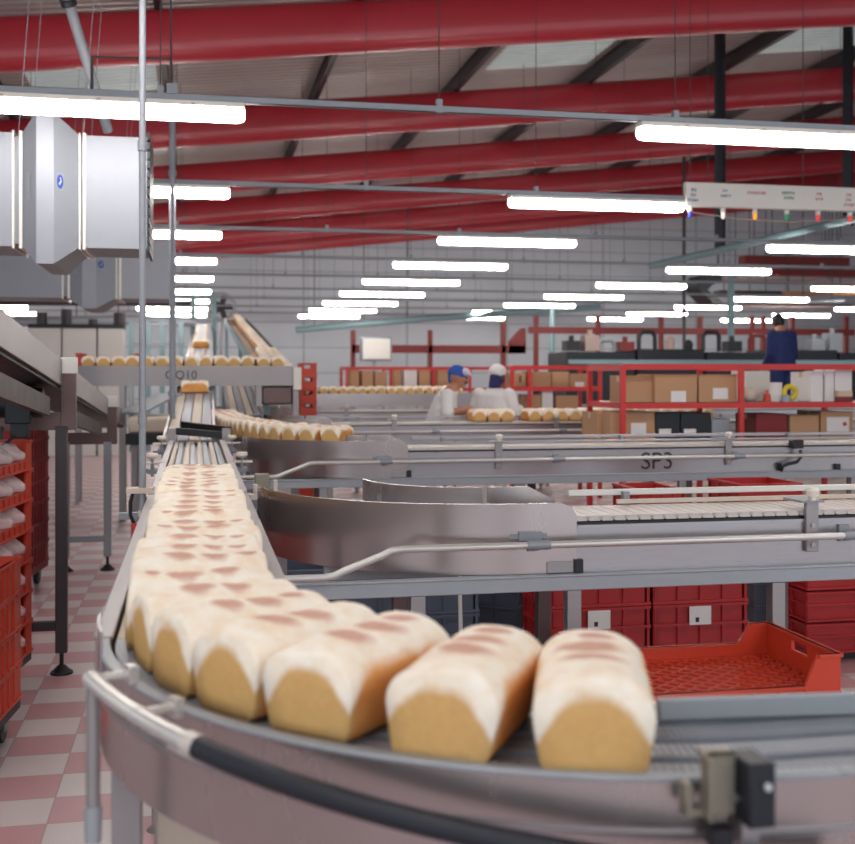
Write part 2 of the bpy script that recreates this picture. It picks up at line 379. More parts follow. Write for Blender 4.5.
# ================================================================== MAIN CONVEYOR (lane + front curve)
C = (.78, 2.24); BZ = 1.043
main = thing('bread_conveyor', 'nearest steel conveyor carrying loaves down a straight lane and round the front curve', 'conveyor', (.78, 2.24, 0))
strips = ((.628, .688), (.706, .766), (.784, .844), (.862, .926))
for i, (r0, r1) in enumerate(strips):
    mb = MB(); mb.arc(C, r0, r1, BZ-.014, BZ, 0, 90, 40); mb.box(C[0], 1.7, C[1]-r1, C[1]-r0, BZ-.014, BZ)
    # raised chain links
    for q in range(120):
        a = .75*q; mb.arc(C, r0+.004, r1-.004, BZ, BZ+.0022, a+.05, a+.66, 1)
    for q in range(80):
        x = C[0]+.0115*q; mb.box(x+.001, x+.0105, C[1]-r1+.004, C[1]-r0-.004, BZ, BZ+.0022)
    mb.build('belt', 'belt_grey', main)
for i, (r0, r1) in enumerate(strips):
    a, b = C[0]-r1, C[0]-r0
    for q in range(2):
        m_ = (a+b)/2; x0, x1 = (a, m_-.004) if q == 0 else (m_+.004, b)
        mb = MB(); mb.box(x0, x1, C[1]+.002, 8.45, BZ-.014, BZ)
        y = C[1]+.01
        while y < 8.42: mb.box(x0+.003, x1-.003, y, y+.028, BZ, BZ+.003); y += .036
        mb.build('belt', 'belt_beige' if q == 0 else 'belt_grey', main)
mb = MB(); mb.arc(C, .61, .934, .96, BZ-.03, 0, 90, 40); mb.box(C[0], 1.7, C[1]-.934, C[1]-.61, .96, BZ-.03); mb.build('belt_bed', 'dark', main); mb = MB(); mb.box(C[0]-.93, C[0]-.61, C[1], 8.45, .93, BZ-.03)
mb.build('belt_bed', 'steel_dull', main)
mb = MB(); mb.arc(C, .940, .952, .885, BZ+.012, 0, 90, 48); mb.box(C[0], 1.7, C[1]-.952, C[1]-.940, .885, BZ+.012)
mb.build('outer_skirt', 'steel_skirt', main)
mb = MB(); mb.arc(C, .934, .956, BZ+.008, BZ+.016, 0, 90, 48); mb.box(C[0], 1.7, C[1]-.956, C[1]-.934, BZ+.008, BZ+.016); mb.build('skirt_rim', 'beam_grey', main, bevel=.003)
mb = MB(); mb.arc(C, .952, .960, .985, .992, 0, 88, 48); mb.box(C[0], 1.7, C[1]-.960, C[1]-.952, .985, .992); mb.build('skirt_seam', 'steel', main)
mb = MB(); mb.arc(C, .600, .610, .885, BZ+.005, 0, 90, 40); mb.box(C[0], 1.7, C[1]-.61, C[1]-.60, .885, BZ+.005); mb.build('inner_skirt', 'steel_skirt', main)
mb = MB(); mb.obox((.655, 1.565, BZ+.019), (1.7, 1.468, BZ+.019), .014, .032); mb.build('exit_guide', 'beam_grey', main, bevel=.003)
# flat side rails of the lane, in sections with dark joints
for sx, xa, xb in ((-1, -.182, -.153), (1, .173, .206)):
    ys = (2.20, 4.72, 6.35, 8.4)
    for q in range(3):
        mb = MB(); y0, y1 = ys[q]+(.03 if q else .0), ys[q+1]
        mb.box(xa, xb, y0, y1, .93, BZ+.012); mb.box(xa-.004, xb+.004, y0, y1, BZ+.012, BZ+.018)
        mb.build('side_rail', 'steel_dull', main, bevel=.003)
    for q in (1, 2): MB().box(xa-.012, xb+.012, ys[q]-.004, ys[q]+.034, .94, BZ+.004).build('rail_joint', 'dark', main)
for y in (4.75, 6.9, 8.45):
    for x0, x1 in ((-.30, -.17), (.19, .30)): MB().box(x0, x1, y, y+.04, .96, .985).build('cross_bracket', 'galv', main)
for y in (6.55, 8.3):
    for x in (-.235, .255):
        k = MB().cyl((x, y, .97), (x, y, 1.085), .009, n=10).build('knob_rod', 'galv', main)
        mb = MB(); mb.cyl((x, y, 1.068), (x, y, 1.082), .017, .034, 14); mb.cyl((x, y, 1.082), (x, y, 1.10), .034, .03, 14); mb.box(x-.06, x+.06, y-.008, y+.008, 1.04, 1.052)
        mb.build('knob', 'knob', k, bevel=.003)
    for x0, x1 in ((-.26, -.17), (.19, .28)): MB().box(x0, x1, y-.015, y+.015, .985, 1.01).build('knob_bracket', 'galv', main)
# bracket at the right of the lane by the next conveyor
p = at(262, 485, 4.85)
mb = MB(); mb.box(p.x-.03, p.x+.03, 4.82, 4.88, 1.03, 1.125); mb.build('end_bracket', 'bracket_grey', main, bevel=.004)
mb = MB(); mb.box(.2, p.x+.08, 4.80, 4.84, 1.02, 1.045); mb.cyl((.245, 4.81, 1.04), (.245, 4.81, 1.085), .012, n=10); mb.box(p.x+.045, p.x+.062, 4.80, 4.84, .98, 1.10); mb.build('end_arm', 'chain', main, bevel=.002)
# tubular guard rail round the outside with foam sleeve
def rail(a, rr=1.02):
    t = math.radians(a); return Vector((C[0]-rr*math.sin(t), C[1]-rr*math.cos(t), 1.017+.0019*(a-35)))
MB().tube([rail(a) for a in [67-1.0*i for i in range(18)]], .0130, 12).build('guard_rail', 'tube_white', main)
MB().tube([rail(a) for a in [50-1.25*i for i in range(41)]], .0155, 12).build('rail_sleeve', 'foam', main)
MB().tube([rail(50.8), rail(49.6)], .017, 12).build('rail_collar', 'chain', main)
for a in (66.5, 57.5):
    t = math.radians(a); q = rail(a); s = Vector((C[0]-.952*math.sin(t), C[1]-.952*math.cos(t), q.z))
    mb = MB(); mb.cyl(s, q, .008, n=10); mb.obox(s-(q-s)*.02+Vector((0, 0, .0)), s+(q-s)*.2, .024, .028); mb.ball(q, .0145, n=12)
    mb.build('rail_stub', 'tube_white', main)
q = rail(66.3)
mb = MB(); mb.cyl((q.x, q.y, q.z), (q.x, q.y, .88), .0105, n=12); mb.build('rail_post', 'steel_dull', main)
mb = MB(); mb.cyl((q.x, q.y, .885), (q.x, q.y, .83), .014, .0125, 12); mb.build('post_cap', 'beam_grey', main)
# lip at the end of the skirt
mb = MB(); mb.arc(C, .953, .958, BZ-.02, BZ+.055, 80, 90, 8); mb.build('skirt_lip', 'steel', main)
# sensor bracket at the front
sx = .640; sy = C[1]-.956
mb = MB(); mb.box(sx-.052, sx-.012, sy-.02, sy-.012, 1.025, 1.10); mb.box(sx-.054, sx-.05, sy-.04, sy-.012, 1.025, 1.10); mb.box(sx-.052, sx-.012, sy-.02, sy+.004, 1.094, 1.10); mb.box(sx-.075, sx-.05, sy-.02, sy+.004, 1.025, 1.035); mb.box(sx-.075, sx-.066, sy-.02, sy+.004, 1.03, 1.065)
br = mb.build('sensor_bracket', 'bracket_grey', main, bevel=.002)
MB().box(sx-.010, sx+.024, sy-.05, sy+.006, 1.018, 1.094).build('sensor', 'navy', br, bevel=.003)
mb = MB(); mb.cyl((sx-.015, sy-.021, 1.047), (sx-.015, sy-.026, 1.047), .005, n=10); mb.cyl((sx+.012, sy-.05, 1.066), (sx+.012, sy-.054, 1.068), .005, n=10); mb.build('screw', 'steel', br)
mb = MB(); mb.box(sx-.045, sx-.02, sy-.03, sy-.006, .99, 1.012); mb.build('sensor_foot', 'dark', br); mb = MB(); mb.box(sx-.004, sx+.018, sy-.02, sy+.004, .93, 1.02); mb.build('bracket_stem', 'steel', br)
# legs and under-frame
def leg(mb, x, y, top, w=.05): mb.box(x-w/2, x+w/2, y-w/2, y+w/2, .03, top); mb.cyl((x, y, 0), (x, y, .012), .045, .03, 12); mb.cyl((x, y, .01), (x, y, .05), .012, n=8)
for x, y in ((-.115, 2.04), (1.35, 1.35), (1.35, 1.6), (.17, 4.0), (-.12, 4.0), (.17, 7.6), (-.12, 7.6)):
    mb = MB(); leg(mb, x, y, .93); mb.build('leg', 'steel_dull', main, bevel=.003)
MB().box(-.07, .06, 2.06, 2.3, .35, .93).build('drive_box', 'belt_beige', main, bevel=.006)
MB().box(.075, .15, 2.0, 2.2, .55, .93).build('control_box', 'belt_grey', main, bevel=.006)

# ================================================================== LOAVES
def loaf_mesh(seed, L=.268, Wd=.151, H=.128):
    rnd = random.Random(seed); mb = MB(); rings = []; N = 36
    j = [rnd.uniform(-1, 1) for _ in range(8)]
    xs = [(-.5, .80), (-.492, .90), (-.47, .965), (-.42, .995), (-.3, 1.0), (-.15, 1.0), (0, .995), (.15, 1.0), (.3, 1.0), (.42, .995), (.47, .965), (.492, .90), (.5, .80)]
    for i, (t, s) in enumerate(xs):
        ring = []; crown = H*(1+.03*math.sin(3*t*PI+j[0])*.6+.02*j[1]*t)
        for k in range(N):
            a = 2*PI*k/N; ca, sa = math.cos(a), math.sin(a)
            # square-ish base, domed and slightly overhanging crown
            e = .30 if sa < 0 else .72
            yy = math.copysign(abs(ca)**e, ca); zz = math.copysign(abs(sa)**(.34 if sa < 0 else .86), sa)
            z = .5+.5*zz; wide = 1-.17*(1-z)**.9+.06*math.exp(-((z-.66)/.22)**2)
            y = yy*.5*Wd*wide*(.93+.07*s)
            zc = z*crown; zc = zc*(1-.0*s)
            if z > .5: zc = .5*crown+(zc-.5*crown)*s
            ring.append(Vector((t*L*(1+.02*j[5]*y/.07+.025*j[6]*(z-.5)), (y+.005*j[4]*z)*(1+.012*math.sin(5*a+j[2]+6*t)), max(0, zc+.0015*math.sin(4*a+9*t+j[3]) if z > .1 else zc))))
        rings.append(ring)
    # domed end caps: add a smaller central ring at each end
    def inner(r, dx): 
        c = sum(r, Vector())/len(r); return [Vector((v.x+dx, c.y+(v.y-c.y)*.55, c.z+(v.z-c.z)*.55)) for v in r]
    rings = [inner(rings[0], -.003)]+rings+[inner(rings[-1], .003)]
    mb.loft(rings)
    return mb.build('loaf', 'loaf', smooth=180)
LOAF = [loaf_mesh(s) for s in range(5)]
used = set()
def put_loaf(p, rz, label, group, sx=1., tilt=0.):
    i = random.randrange(len(LOAF)); src = LOAF[i]
    if i in used: o = src.copy(); COL.objects.link(o)
    else: o = src; used.add(i)
    o.location = p; o.rotation_euler = (0, tilt, rz); o.scale = (sx, random.uniform(.96, 1.03), random.uniform(.97, 1.05))
    return tag(o, label, 'bread loaf', group)
g = 'loaves on the nearest conveyor'
front = (('rightmost loaf on the front curve with its pale end facing the viewer', 18.5), ('second loaf from the right on the front curve, long golden side showing', 30.6),
         ('third loaf from the right on the front curve, white topped with shadowed golden side', 43.2), ('fourth loaf from the right on the front curve, beside the guard rail', 54.2),
         ('fifth loaf from the right on the front curve, tucked against its neighbours', 65), ('leftmost loaf on the front curve at the end of the straight lane', 76))
for (lb, a), rr in zip(front, (.805, .80, .787, .777, .770, .764)):
    t = math.radians(a)
    put_loaf((C[0]-rr*math.sin(t), C[1]-rr*math.cos(t), BZ+.0035), math.radians(90-a)+PI+0, lb, g).scale = (1, 1.05, 1.0)
t = math.radians(87.5); put_loaf((C[0]-.768*math.sin(t), C[1]-.768*math.cos(t), BZ+.0035), math.radians(2.5), 'white-topped loaf lying where the straight lane meets the front curve', g)
y = 2.40; i = 1
while y < 4.78:
    put_loaf((.012+random.uniform(-.008, .008), y, BZ+.003), random.choice((0, PI))+random.uniform(-.04, .04), 'floury white loaf lying across the straight lane, %s back from the curve' % ORD[i], g)
    y += random.choice((.144, .146, .149, .153)); i += 1

# ================================================================== CROSS CONVEYORS (same design, 3.64 m apart)
def cross_conveyor(yn, label, X1, letters=None, dx=0., curve=True):
    r = thing('cross_conveyor', label, 'conveyor', (1.3+dx, yn, 0))
    xs = 1.29+dx
    mb = MB(); mb.box(xs, X1, yn, yn+.012, .858, 1.02); mb.box(xs, X1, yn-.006, yn+.02, 1.012, 1.022); sk = mb.build('side_skirt', 'steel', r)
    MB().box(xs, X1, yn+.30, yn+.312, .858, 1.02).build('side_skirt', 'steel', r)
    mb = MB(); x = xs
    while x < X1: mb.box(x, x+.041, yn+.004, yn+.295, 1.034, 1.052); mb.cyl((x+.043, yn+.004, 1.045), (x+.043, yn+.295, 1.045), .007, n=6); x += .047
    mb.build('chain_belt', 'chain', r)
    MB().box(xs, X1, yn+.01, yn+.29, 1.0, 1.03).build('belt_bed', 'dark', r)
    # two guide bars on the far side
    mb = MB(); mb.box(xs+.08, X1, yn+.33, yn+.345, 1.084, 1.107); mb.build('guide_bar', 'white_metal' if yn < 5 else 'steel', r, bevel=.003)
    mb = MB(); mb.box(xs+.25, X1, yn+.27, yn+.285, 1.058, 1.075); mb.build('guide_bar', 'belt_beige' if yn < 5 else 'steel', r, bevel=.003)
    mb = MB(); x = xs+.3
    while x < X1: mb.box(x-.012, x+.012, yn+.30, yn+.33, .95, 1.10); x += 1.3
    mb.build('guide_post', 'galv', r)
    # frame beams and legs
    mb = MB(); mb.box(.215+dx, X1, yn-.035, yn+.0, .803, .856); mb.box(.215+dx, X1, yn-.040, yn+.005, .850, .858); mb.build('frame_beam', 'beam_grey', r, bevel=.003)
    MB().box(.45+dx, X1, yn+.31, yn+.345, .803, .856).build('frame_beam', 'beam_grey', r, bevel=.003)
    x = .726+dx; k = 0
    for x in (.726+dx, 1.27+dx, 2.03+dx, 3.2+dx, 4.5+dx, 6.0+dx):
        if x > X1: break
        for yy, m_ in ((yn-.012, 'steel_dull'), (yn+.33, 'brown_plate')):
            mb = MB(); leg(mb, x+(.2 if x > 1.9 and yy > yn else 0), yy, .803, .05); mb.build('leg', m_, r, bevel=.003)
        MB().box(x-.02, x+.02, yn+.0, yn+.31, .30, .34).build('leg_brace', 'steel_dull', r)
    # bent tube rail in front
    yr = yn-.075; z0, z1 = .884, .968
    xa = .20+dx; xb = .44+dx; xc = .63+dx
    pts = [(xa, yr, z0), (xb-.03, yr, z0), (xb, yr, z0+.004), (xb+.03, yr, z0+.018), (xc-.03, yr, z1-.018), (xc, yr, z1-.004), (xc+.03, yr, z1), (X1, yr, z1)]
    rl = MB().tube(pts, .0125, 10).build('tube_rail', 'tube_white', r)
    for x in (1.13+dx, 2.3+dx, 3.6+dx, 4.9+dx):
        mb = MB()
        if x < X1: mb.cyl((x, yr, z1), (x, yn, z1), .008, n=8); mb.box(x-.02, x+.02, yn-.012, yn+.0, z1-.03, z1+.03); mb.cyl((x-.04, yr, z1), (x+.04, yr, z1), .016, n=10); mb.build('rail_clip', 'galv', rl)
    # small junction plates at the start of the straight
    mb = MB(); mb.box(xs-.11, xs-.015, yn-.012, yn, .86, .90); mb.build('cover_plate', 'steel_dull', r, bevel=.002)
    MB().box(xs-.012, xs+.018, yn-.018, yn, .86, .905).build('latch', 'dark', r)
    mb = MB(); mb.box(xs-.21, xs-.13, yn-.016, yn-.004, .975, 1.005); mb.box(xs-.24, xs-.11, yn-.010, yn-.002, .982, .998); mb.build('rail_bracket', 'galv', r)
    # guide bracket with a white knob
    for xk in ((2.17+dx,) if yn < 5 else (1.9+dx, 3.55+dx)):
        b = MB().box(xk-.024, xk+.024, yn-.02, yn-.0, .905, 1.09).build('guide_bracket', 'steel_dull', r, bevel=.003)
        mb = MB(); mb.cyl((xk, yn-.02, 1.09), (xk, yn-.02, 1.105), .012, n=10); mb.cyl((xk, yn-.02, 1.105), (xk, yn-.02, 1.125), .022, .026, 14); mb.cyl((xk, yn-.02, 1.125), (xk, yn-.02, 1.135), .026, .018, 14); mb.build('knob', 'knob', b)
        MB().box(xk-.05, xk+.04, yn-.03, yn+.1, 1.082, 1.09).build('clamp', 'galv', b)
        for zz in (.93, 1.0): MB().cyl((xk, yn-.02, zz), (xk, yn-.026, zz), .008, n=10).build('bolt', 'steel', b)
    if curve:
        cc = (1.10+dx, yn+.85)
        mb = MB(); mb.arc(cc, .845, .857, .86, 1.10, -1, 92, 40)
        z = [(1.10+dx, .86), (xs-.002, .86), (xs-.002, 1.055), (xs-.018, 1.085), (xs-.06, 1.10), (1.10+dx, 1.10)]
        mb.prism(z, yn-.007, yn+.005); mb.build('curved_skirt', 'steel_skirt', r)
        mb = MB(); mb.arc(cc, .42, .432, .86, 1.115, 5, 92, 32); zz = [(1.08+dx, .86), (1.35+dx, .86), (1.35+dx, 1.06), (1.24+dx, 1.115), (1.08+dx, 1.115)]
        mb.prism(zz, yn+.418, yn+.43); mb.build('inner_curved_skirt', 'steel_skirt', r)
        mb = MB()
        for r0, r1 in ((.44, .56), (.57, .69), (.70, .84)): mb.arc(cc, r0, r1, 1.02, 1.035, 0, 90, 30)
        mb.build('curved_belt', 'belt_grey', r)
        mb = MB(); leg(mb, .33+dx, yn+.80, .87, .05); mb.build('leg', 'steel_dull', r)
    if letters:
        s, px = letters; text(s, .165, 'ink', 'lettering', r, (xat(px, yn), yn-.0025, .935), (PI/2, 0, 0))
    return r
cv1 = cross_conveyor(3.79, 'steel cross conveyor in the middle ground with bent tube rail, just behind the front loaves', 6.5)
cv2 = cross_conveyor(7.43, 'steel cross conveyor lettered SP3 behind the middle one', 10., ('SP3', 657), .08)
cv3 = cross_conveyor(11.07, 'distant steel cross conveyor carrying a row of loaves past the two workers in white', 9., None, .0)
cv4 = cross_conveyor(14.7, 'far steel cross conveyor behind the two workers in white', 9.5, None, .0)
# black sensor with cable on the SP3 conveyor
p = at(797, 444, 7.40)
mb = MB(); mb.box(p.x-.05, p.x+.03, 7.36, 7.43, p.z-.03, p.z+.03); s_ = mb.build('sensor', 'dark', cv2, bevel=.004)
MB().tube([at(800, 450, 7.37), at(802, 456, 7.36), at(797, 462, 7.36), at(788, 464, 7.36), at(783, 466, 7.37), at(781, 471, 7.4)], .012, 8).build('cable', 'dark', s_)
mb = MB(); pp = at(837, 468, 7.42); mb.box(pp.x-.02, pp.x+.02, 7.405, 7.43, pp.z-.03, pp.z+.03); mb.build('switch_box', 'dark', cv2); mb = MB(); pp = at(779, 467, 7.42); mb.box(pp.x-.012, pp.x+.012, 7.405, 7.43, pp.z-.03, pp.z+.03); mb.build('switch_box', 'dark', cv2)

# loaves curving onto the SP3 conveyor
def bez(t, P): 
    a = [Vector(p) for p in P]
    while len(a) > 1: a = [a[i].lerp(a[i+1], t) for i in range(len(a)-1)]
    return a[0]
PTH = [(.24, 11.7, 0), (.27, 9.6, 0), (.42, 8.15, 0), (1.02, 7.90, 0)]
fb = thing('feed_conveyor', 'curving feed belt bringing loaves from the far lane to the conveyor lettered SP3', 'conveyor', (.2, 10, 0))
mb = MB(); rings = []; N = 40
def frame(t):
    p = bez(t, PTH); d = (bez(min(1, t+.01), PTH)-bez(max(0, t-.01), PTH)).normalized(); return p, d, Vector((d.y, -d.x, 0))
for i in range(N+1):
    p, d, rr = frame(i/N); rings.append([p+rr*a+Vector((0, 0, z)) for a, z in ((-.15, 1.035), (.15, 1.035), (.15, 1.05), (-.15, 1.05))])
mb.loft(rings); mb.build('belt', 'belt_beige', fb)
for sgn in (-1, 1):
    mb = MB(); rings = []
    for i in range(N-3):
        p, d, rr = frame(i/N); a = sgn*.16; rings.append([p+rr*(a+q)+Vector((0, 0, z)) for q, z in ((-.006, .93), (.006, .93), (.006, 1.06), (-.006, 1.06))])
    mb.loft(rings); mb.build('side_rail', 'steel', fb)
for y in (9.3, 11.6):
    for x in (.08, .34):
        mb = MB(); leg(mb, x, y, .95, .045); mb.build('leg', 'steel_dull', fb)
s = 0; i = 1; last = bez(0, PTH); k = 0; tot = 400
pts = []
for k in range(tot+1):
    p = bez(k/tot, PTH)
    if (p-last).length >= .152 or k == 0: pts.append((k/tot, p)); last = p
for i, (t, p) in enumerate(reversed(pts)):
    _, d, rr = frame(t)
    put_loaf((p.x, p.y, 1.052), math.atan2(rr.y, rr.x)+random.choice((0, PI)), 'loaf in the curving row above the conveyor lettered SP3, %s from its right end' % ORD[i+1], 'loaves curving onto the SP3 conveyor', 1.0)

# row of loaves on the third cross conveyor
x = xat(477, 11.2); i = 1
while x < 5.3:
    if not 3.10 < x < 3.22: put_loaf((x, 11.21, 1.053), PI/2+random.uniform(-.05, .05), 'loaf in the row in front of the workers and red rack, %s from the left' % ORD[i], 'loaves on the far conveyor by the workers'); i += 1
    x += .142
# high far conveyor with loaves
hf = thing('high_conveyor', 'far raised conveyor with a thin row of loaves in front of the distant red rack', 'conveyor', (2.5, 17.6, 0))
mb = MB(); mb.box(1.5, 4.6, 17.5, 17.83, 1.17, 1.20); mb.build('belt', 'belt_beige', hf)
mb = MB(); mb.box(1.5, 4.6, 17.47, 17.5, 1.02, 1.22); mb.box(1.5, 4.6, 17.83, 17.86, 1.02, 1.22); mb.build('side_rail', 'steel', hf)
for x in (1.7, 3.0, 4.3):
    mb = MB(); leg(mb, x, 17.52, 1.03); mb.build('leg', 'steel_dull', hf); mb = MB(); leg(mb, x, 17.81, 1.03); mb.build('leg', 'steel_dull', hf)
for i in range(17): put_loaf((1.62+.15*i, 17.66, 1.20), PI/2, 'tiny far loaf on the raised conveyor before the distant red rack, %s from left' % ORD[i+1], 'loaves on the far raised conveyor')

# ================================================================== OQ10 CONVEYOR
YO = 12.3
oq = thing('raised_conveyor', 'raised steel conveyor lettered OQ10 with loaves above the end of the lane', 'conveyor', (0, YO, 0))
xa, xb = xat(112, YO), xat(293, YO)
mb = MB(); mb.box(xa, xb, YO-.012, YO, 1.405, 1.615); ccx = (xa, YO+.55); mb.arc(ccx, .55, .562, 1.405, 1.615, 0, 75, 20); mb.build('side_skirt', 'steel_dull', oq)
mb = MB(); mb.box(xa, xb, YO+.31, YO+.32, 1.405, 1.615); mb.build('side_skirt', 'steel', oq)
mb = MB(); mb.box(xa, xb, YO, YO+.31, 1.57, 1.59); mb.arc(ccx, .24, .55, 1.57, 1.59, 0, 75, 20); mb.build('belt', 'belt_beige', oq)
MB().box(xb, xb+.085, YO-.05, YO+.36, 1.36, 1.60).build('end_plate', 'white_metal', oq, bevel=.005)
for x in (xat(259, YO), xat(296, YO), xa+.1):
    for yy in (YO+.03, YO+.28):
        mb = MB(); leg(mb, x, yy, 1.57, .06); mb.build('leg', 'steel_dull', oq)
mb = MB(); mb.box(xat(262, YO), xb, YO+.02, YO+.3, 1.20, 1.40); mb.build('drive_motor', 'brown_plate', oq, bevel=.02)
text('OQ10', .125, 'ink', 'lettering', oq, (xat(181, YO), YO-.014, 1.515), (PI/2, 0, 0))
x = xat(88, YO); i = 1
while x < xb-.02:
    yy = YO+.16 if x > xa else YO+.16+(x-xa)**2*1.4
    put_loaf((x, yy, 1.592), PI/2+random.uniform(-.1, .1), 'loaf on the raised conveyor lettered OQ10, %s from the left' % ORD[i], 'loaves on the OQ10 conveyor', .98); x += .149; i += 1
# inclined infeed with a couple of loaves, coming from the back
def incline(name, label, p0, p1, w, side='steel', legs=(), under=.1, lane=4):
    p0 = Vector(p0); p1 = Vector(p1); r = thing(name, label, 'conveyor', (p0.x, p0.y, 0)); d = (p1-p0).normalized(); rr = Vector((d.y, -d.x, 0)).normalized()
    sw = w/lane
    for k in range(lane):
        o = rr*(-w/2+sw*(k+.5)); MB().obox(p0+o, p1+o, sw*.86, .02).build('belt', 'belt_beige' if k % 2 == 0 else 'belt_grey', r)
    for sgn in (-1, 1):
        o = rr*sgn*(w/2+.012)+Vector((0, 0, -.04)); MB().obox(p0+o, p1+o, .02, .13).build('side_rail', side, r)
    MB().obox(p0-Vector((0, 0, .05)), p1-Vector((0, 0, .05)), w*.9, .03).build('belt_bed', 'steel_dull', r)
    for t in legs:
        q = p0.lerp(p1, t)
        for sgn in (-1, 1):
            mb = MB(); e = q+rr*sgn*(w/2-.0); leg(mb, e.x, e.y, e.z-.06, .06); mb.build('leg', 'teal', r)
    return r
incline('inclined_conveyor', 'pale belt rising straight away to the back wall behind the OQ10 conveyor', (-.05, 8.62, 1.04), (.20, 27.5, 2.66), .34, legs=(.28, .6, .95))
g2 = 'loaves on the rising far belt'
for i, y in enumerate((11.95, 19.0)):
    t = (y-8.62)/(27.5-8.62); put_loaf((-.05+.25*t, y, 1.055+1.62*t), 0, ('loaf lying across the rising belt just below the OQ10 conveyor', 'lone loaf higher up the rising belt above the OQ10 conveyor')[i], g2)
incline('inclined_conveyor', 'rising conveyor with a packed row of loaves to the right of the pale belt', (1.02, 13.2, 1.42), (.84, 25., 2.68), .42, 'teal', (.02, .5, .95))
i = 1; y = 14.0
while y < 24.6:
    t = (y-13.2)/11.8; put_loaf((1.02-.18*t+.0, y, 1.435+1.26*t), 0 if y < 16.5 else PI/2, 'loaf packed on the rising conveyor right of the pale belt, %s from its lower end' % ORD[i], 'loaves packed on the rising conveyor', 1.05); y += (.275 if y > 16.4 else .26); i += 1
incline('feeder_belt', 'short grey slatted belt right of the pale belt below the OQ10 conveyor', (.50, 11.75, 1.12), (.52, 15.5, 1.46), .30, legs=(.2, .9))
# lower side belts at the left below OQ10
sb = thing('side_conveyor', 'low beige side belt between the two vertical poles below the OQ10 conveyor', 'conveyor', (-.6, 10.6, 0))
x0, x1 = xat(128, 10.6), xat(170, 10.6)
MB().box(x0, x1, 10.6, 11.5, 1.0, 1.14).build('belt', 'belt_beige', sb, bevel=.02)
mb = MB(); mb.box(x0-.02, x1+.02, 10.56, 10.6, .9, 1.0); mb.box(x0-.02, x1+.02, 11.5, 11.54, .9, 1.0); mb.build('side_rail', 'navy', sb)
for x in (x0+.05, x1-.05):
    mb = MB(); leg(mb, x, 10.64, .9); mb.build('leg', 'steel_dull', sb); mb = MB(); leg(mb, x, 11.46, .9); mb.build('leg', 'steel_dull', sb)
mb = MB(); mb.obox((x0+.0, 10.9, 1.17), (x1-.02, 11.3, 1.34), .3, .02); mb.build('slide_plate', 'beam_grey', sb)
mb = MB(); mb.obox((x0, 11.1, 1.14), (x0, 11.1, 1.42), .03, .03); mb.obox((x1-.02, 11.3, 1.14), (x1-.02, 11.3, 1.36), .03, .03); mb.build('slide_post', 'steel_dull', sb)
# switch arms at the end of the lane
dv = thing('lane_diverter', 'dark steel diverter arms at the far end of the straight lane', 'diverter', (.05, 8.7, 0))
mb = MB(); mb.obox((-.14, 8.55, 1.12), (.20, 8.5, 1.09), .03, .05); mb.obox((-.10, 8.95, 1.15), (.25, 8.62, 1.12), .03, .05); mb.build('arm', 'dark', dv)
mb = MB(); mb.box(.19, .25, 8.47, 8.53, .0, 1.14); mb.box(-.2, -.14, 8.53, 8.58, .0, 1.14); mb.build('post', 'steel_dull', dv)

# ================================================================== INCLINED CONVEYOR AT THE LEFT
lc = thing('descending_conveyor', 'dark-sided conveyor sloping down and away at the left over the orange trays', 'conveyor', (-.68, 6.1, 0))
def zl(y): return 2.135-.0845*y          # top edge of its side plate
XA, XB = -.68, -.99
def zrun(y0, y1, dz0, dz1, xa, xb, nm, m, bev=0):
    mb = MB(); mb.prism([(y0, zl(y0)+dz0), (y1, zl(y1)+dz0), (y1, zl(y1)+dz1), (y0, zl(y0)+dz1)], xb, xa, 'x'); return mb.build(nm, m, lc, bevel=bev)
for xx in (XA, XB): zrun(2.6, 11.6, -.135, 0, xx+.008, xx-.008, 'side_plate', 'steel_dull', .002)
zrun(2.6, 11.6, -.05, -.035, XA-.01, XB+.01, 'belt', 'belt_beige')
zrun(2.6, 11.6, -.15, -.135, XA-.01, XB+.01, 'underside', 'dark')
for y in (6.2, 9.35):
    zt = zl(y)
    MB().box(XA+.0, XA+.075, y-.03, y+.03, zt-.36, zt-.07).build('post_plate', 'brown_plate', lc, bevel=.003)
    MB().box(XA+.0, XA+.08, y-.032, y+.032, zt-.07, zt+.015).build('post_cap', 'white_metal', lc, bevel=.004)
    mb = MB(); mb.box(XB-.02, XA, y-.03, y+.03, zt-.36, zt-.27); mb.build('cross_member', 'brown_plate', lc)
    for x in (XA+.005, XB):
        mb = MB(); yy = y-.03; mb.box(x-.029, x+.029, yy-.029, yy+.029, .11, zt-.34); l = mb.build('leg', 'purlin' if y < 7 else 'beam_grey', lc, bevel=.003)
        mb = MB(); mb.cyl((x, yy, .03), (x, yy, .12), .011, n=10); mb.cyl((x, yy, 0), (x, yy, .012), .058, .056, 18); mb.cyl((x, yy, .012), (x, yy, .045), .05, .018, 18); mb.build('levelling_foot', 'dark', l)
    MB().box(XB, XA, y-.055, y-.01, .225, .27).build('leg_brace', 'purlin' if y < 7 else 'beam_grey', lc)
mb = MB(); yy = 5.9; mb.cyl((XA-.05, yy, 1.40), (XB+.0, yy, 1.40), .075, n=18); mb.box(-.90, -.78, yy-.08, yy+.08, 1.30, 1.48); mb.box(-.88, -.80, yy-.05, yy+.05, 1.23, 1.32); mt = mb.build('drive_motor', 'navy', lc, bevel=.006)
MB().tube([(-.85, yy-.04, 1.25), (-.95, yy-.1, 1.15), (-1.05, yy-.1, 1.12), (-1.2, yy-.1, 1.14)], .008, 8).build('cable', 'dark', mt)
zrun(3.4, 5.9, -.30, -.21, XA-.02, XA-.05, 'lower_beam', 'brown_dark')
zrun(6.6, 9.1, -.30, -.21, XA-.02, XA-.05, 'lower_beam', 'brown_dark')

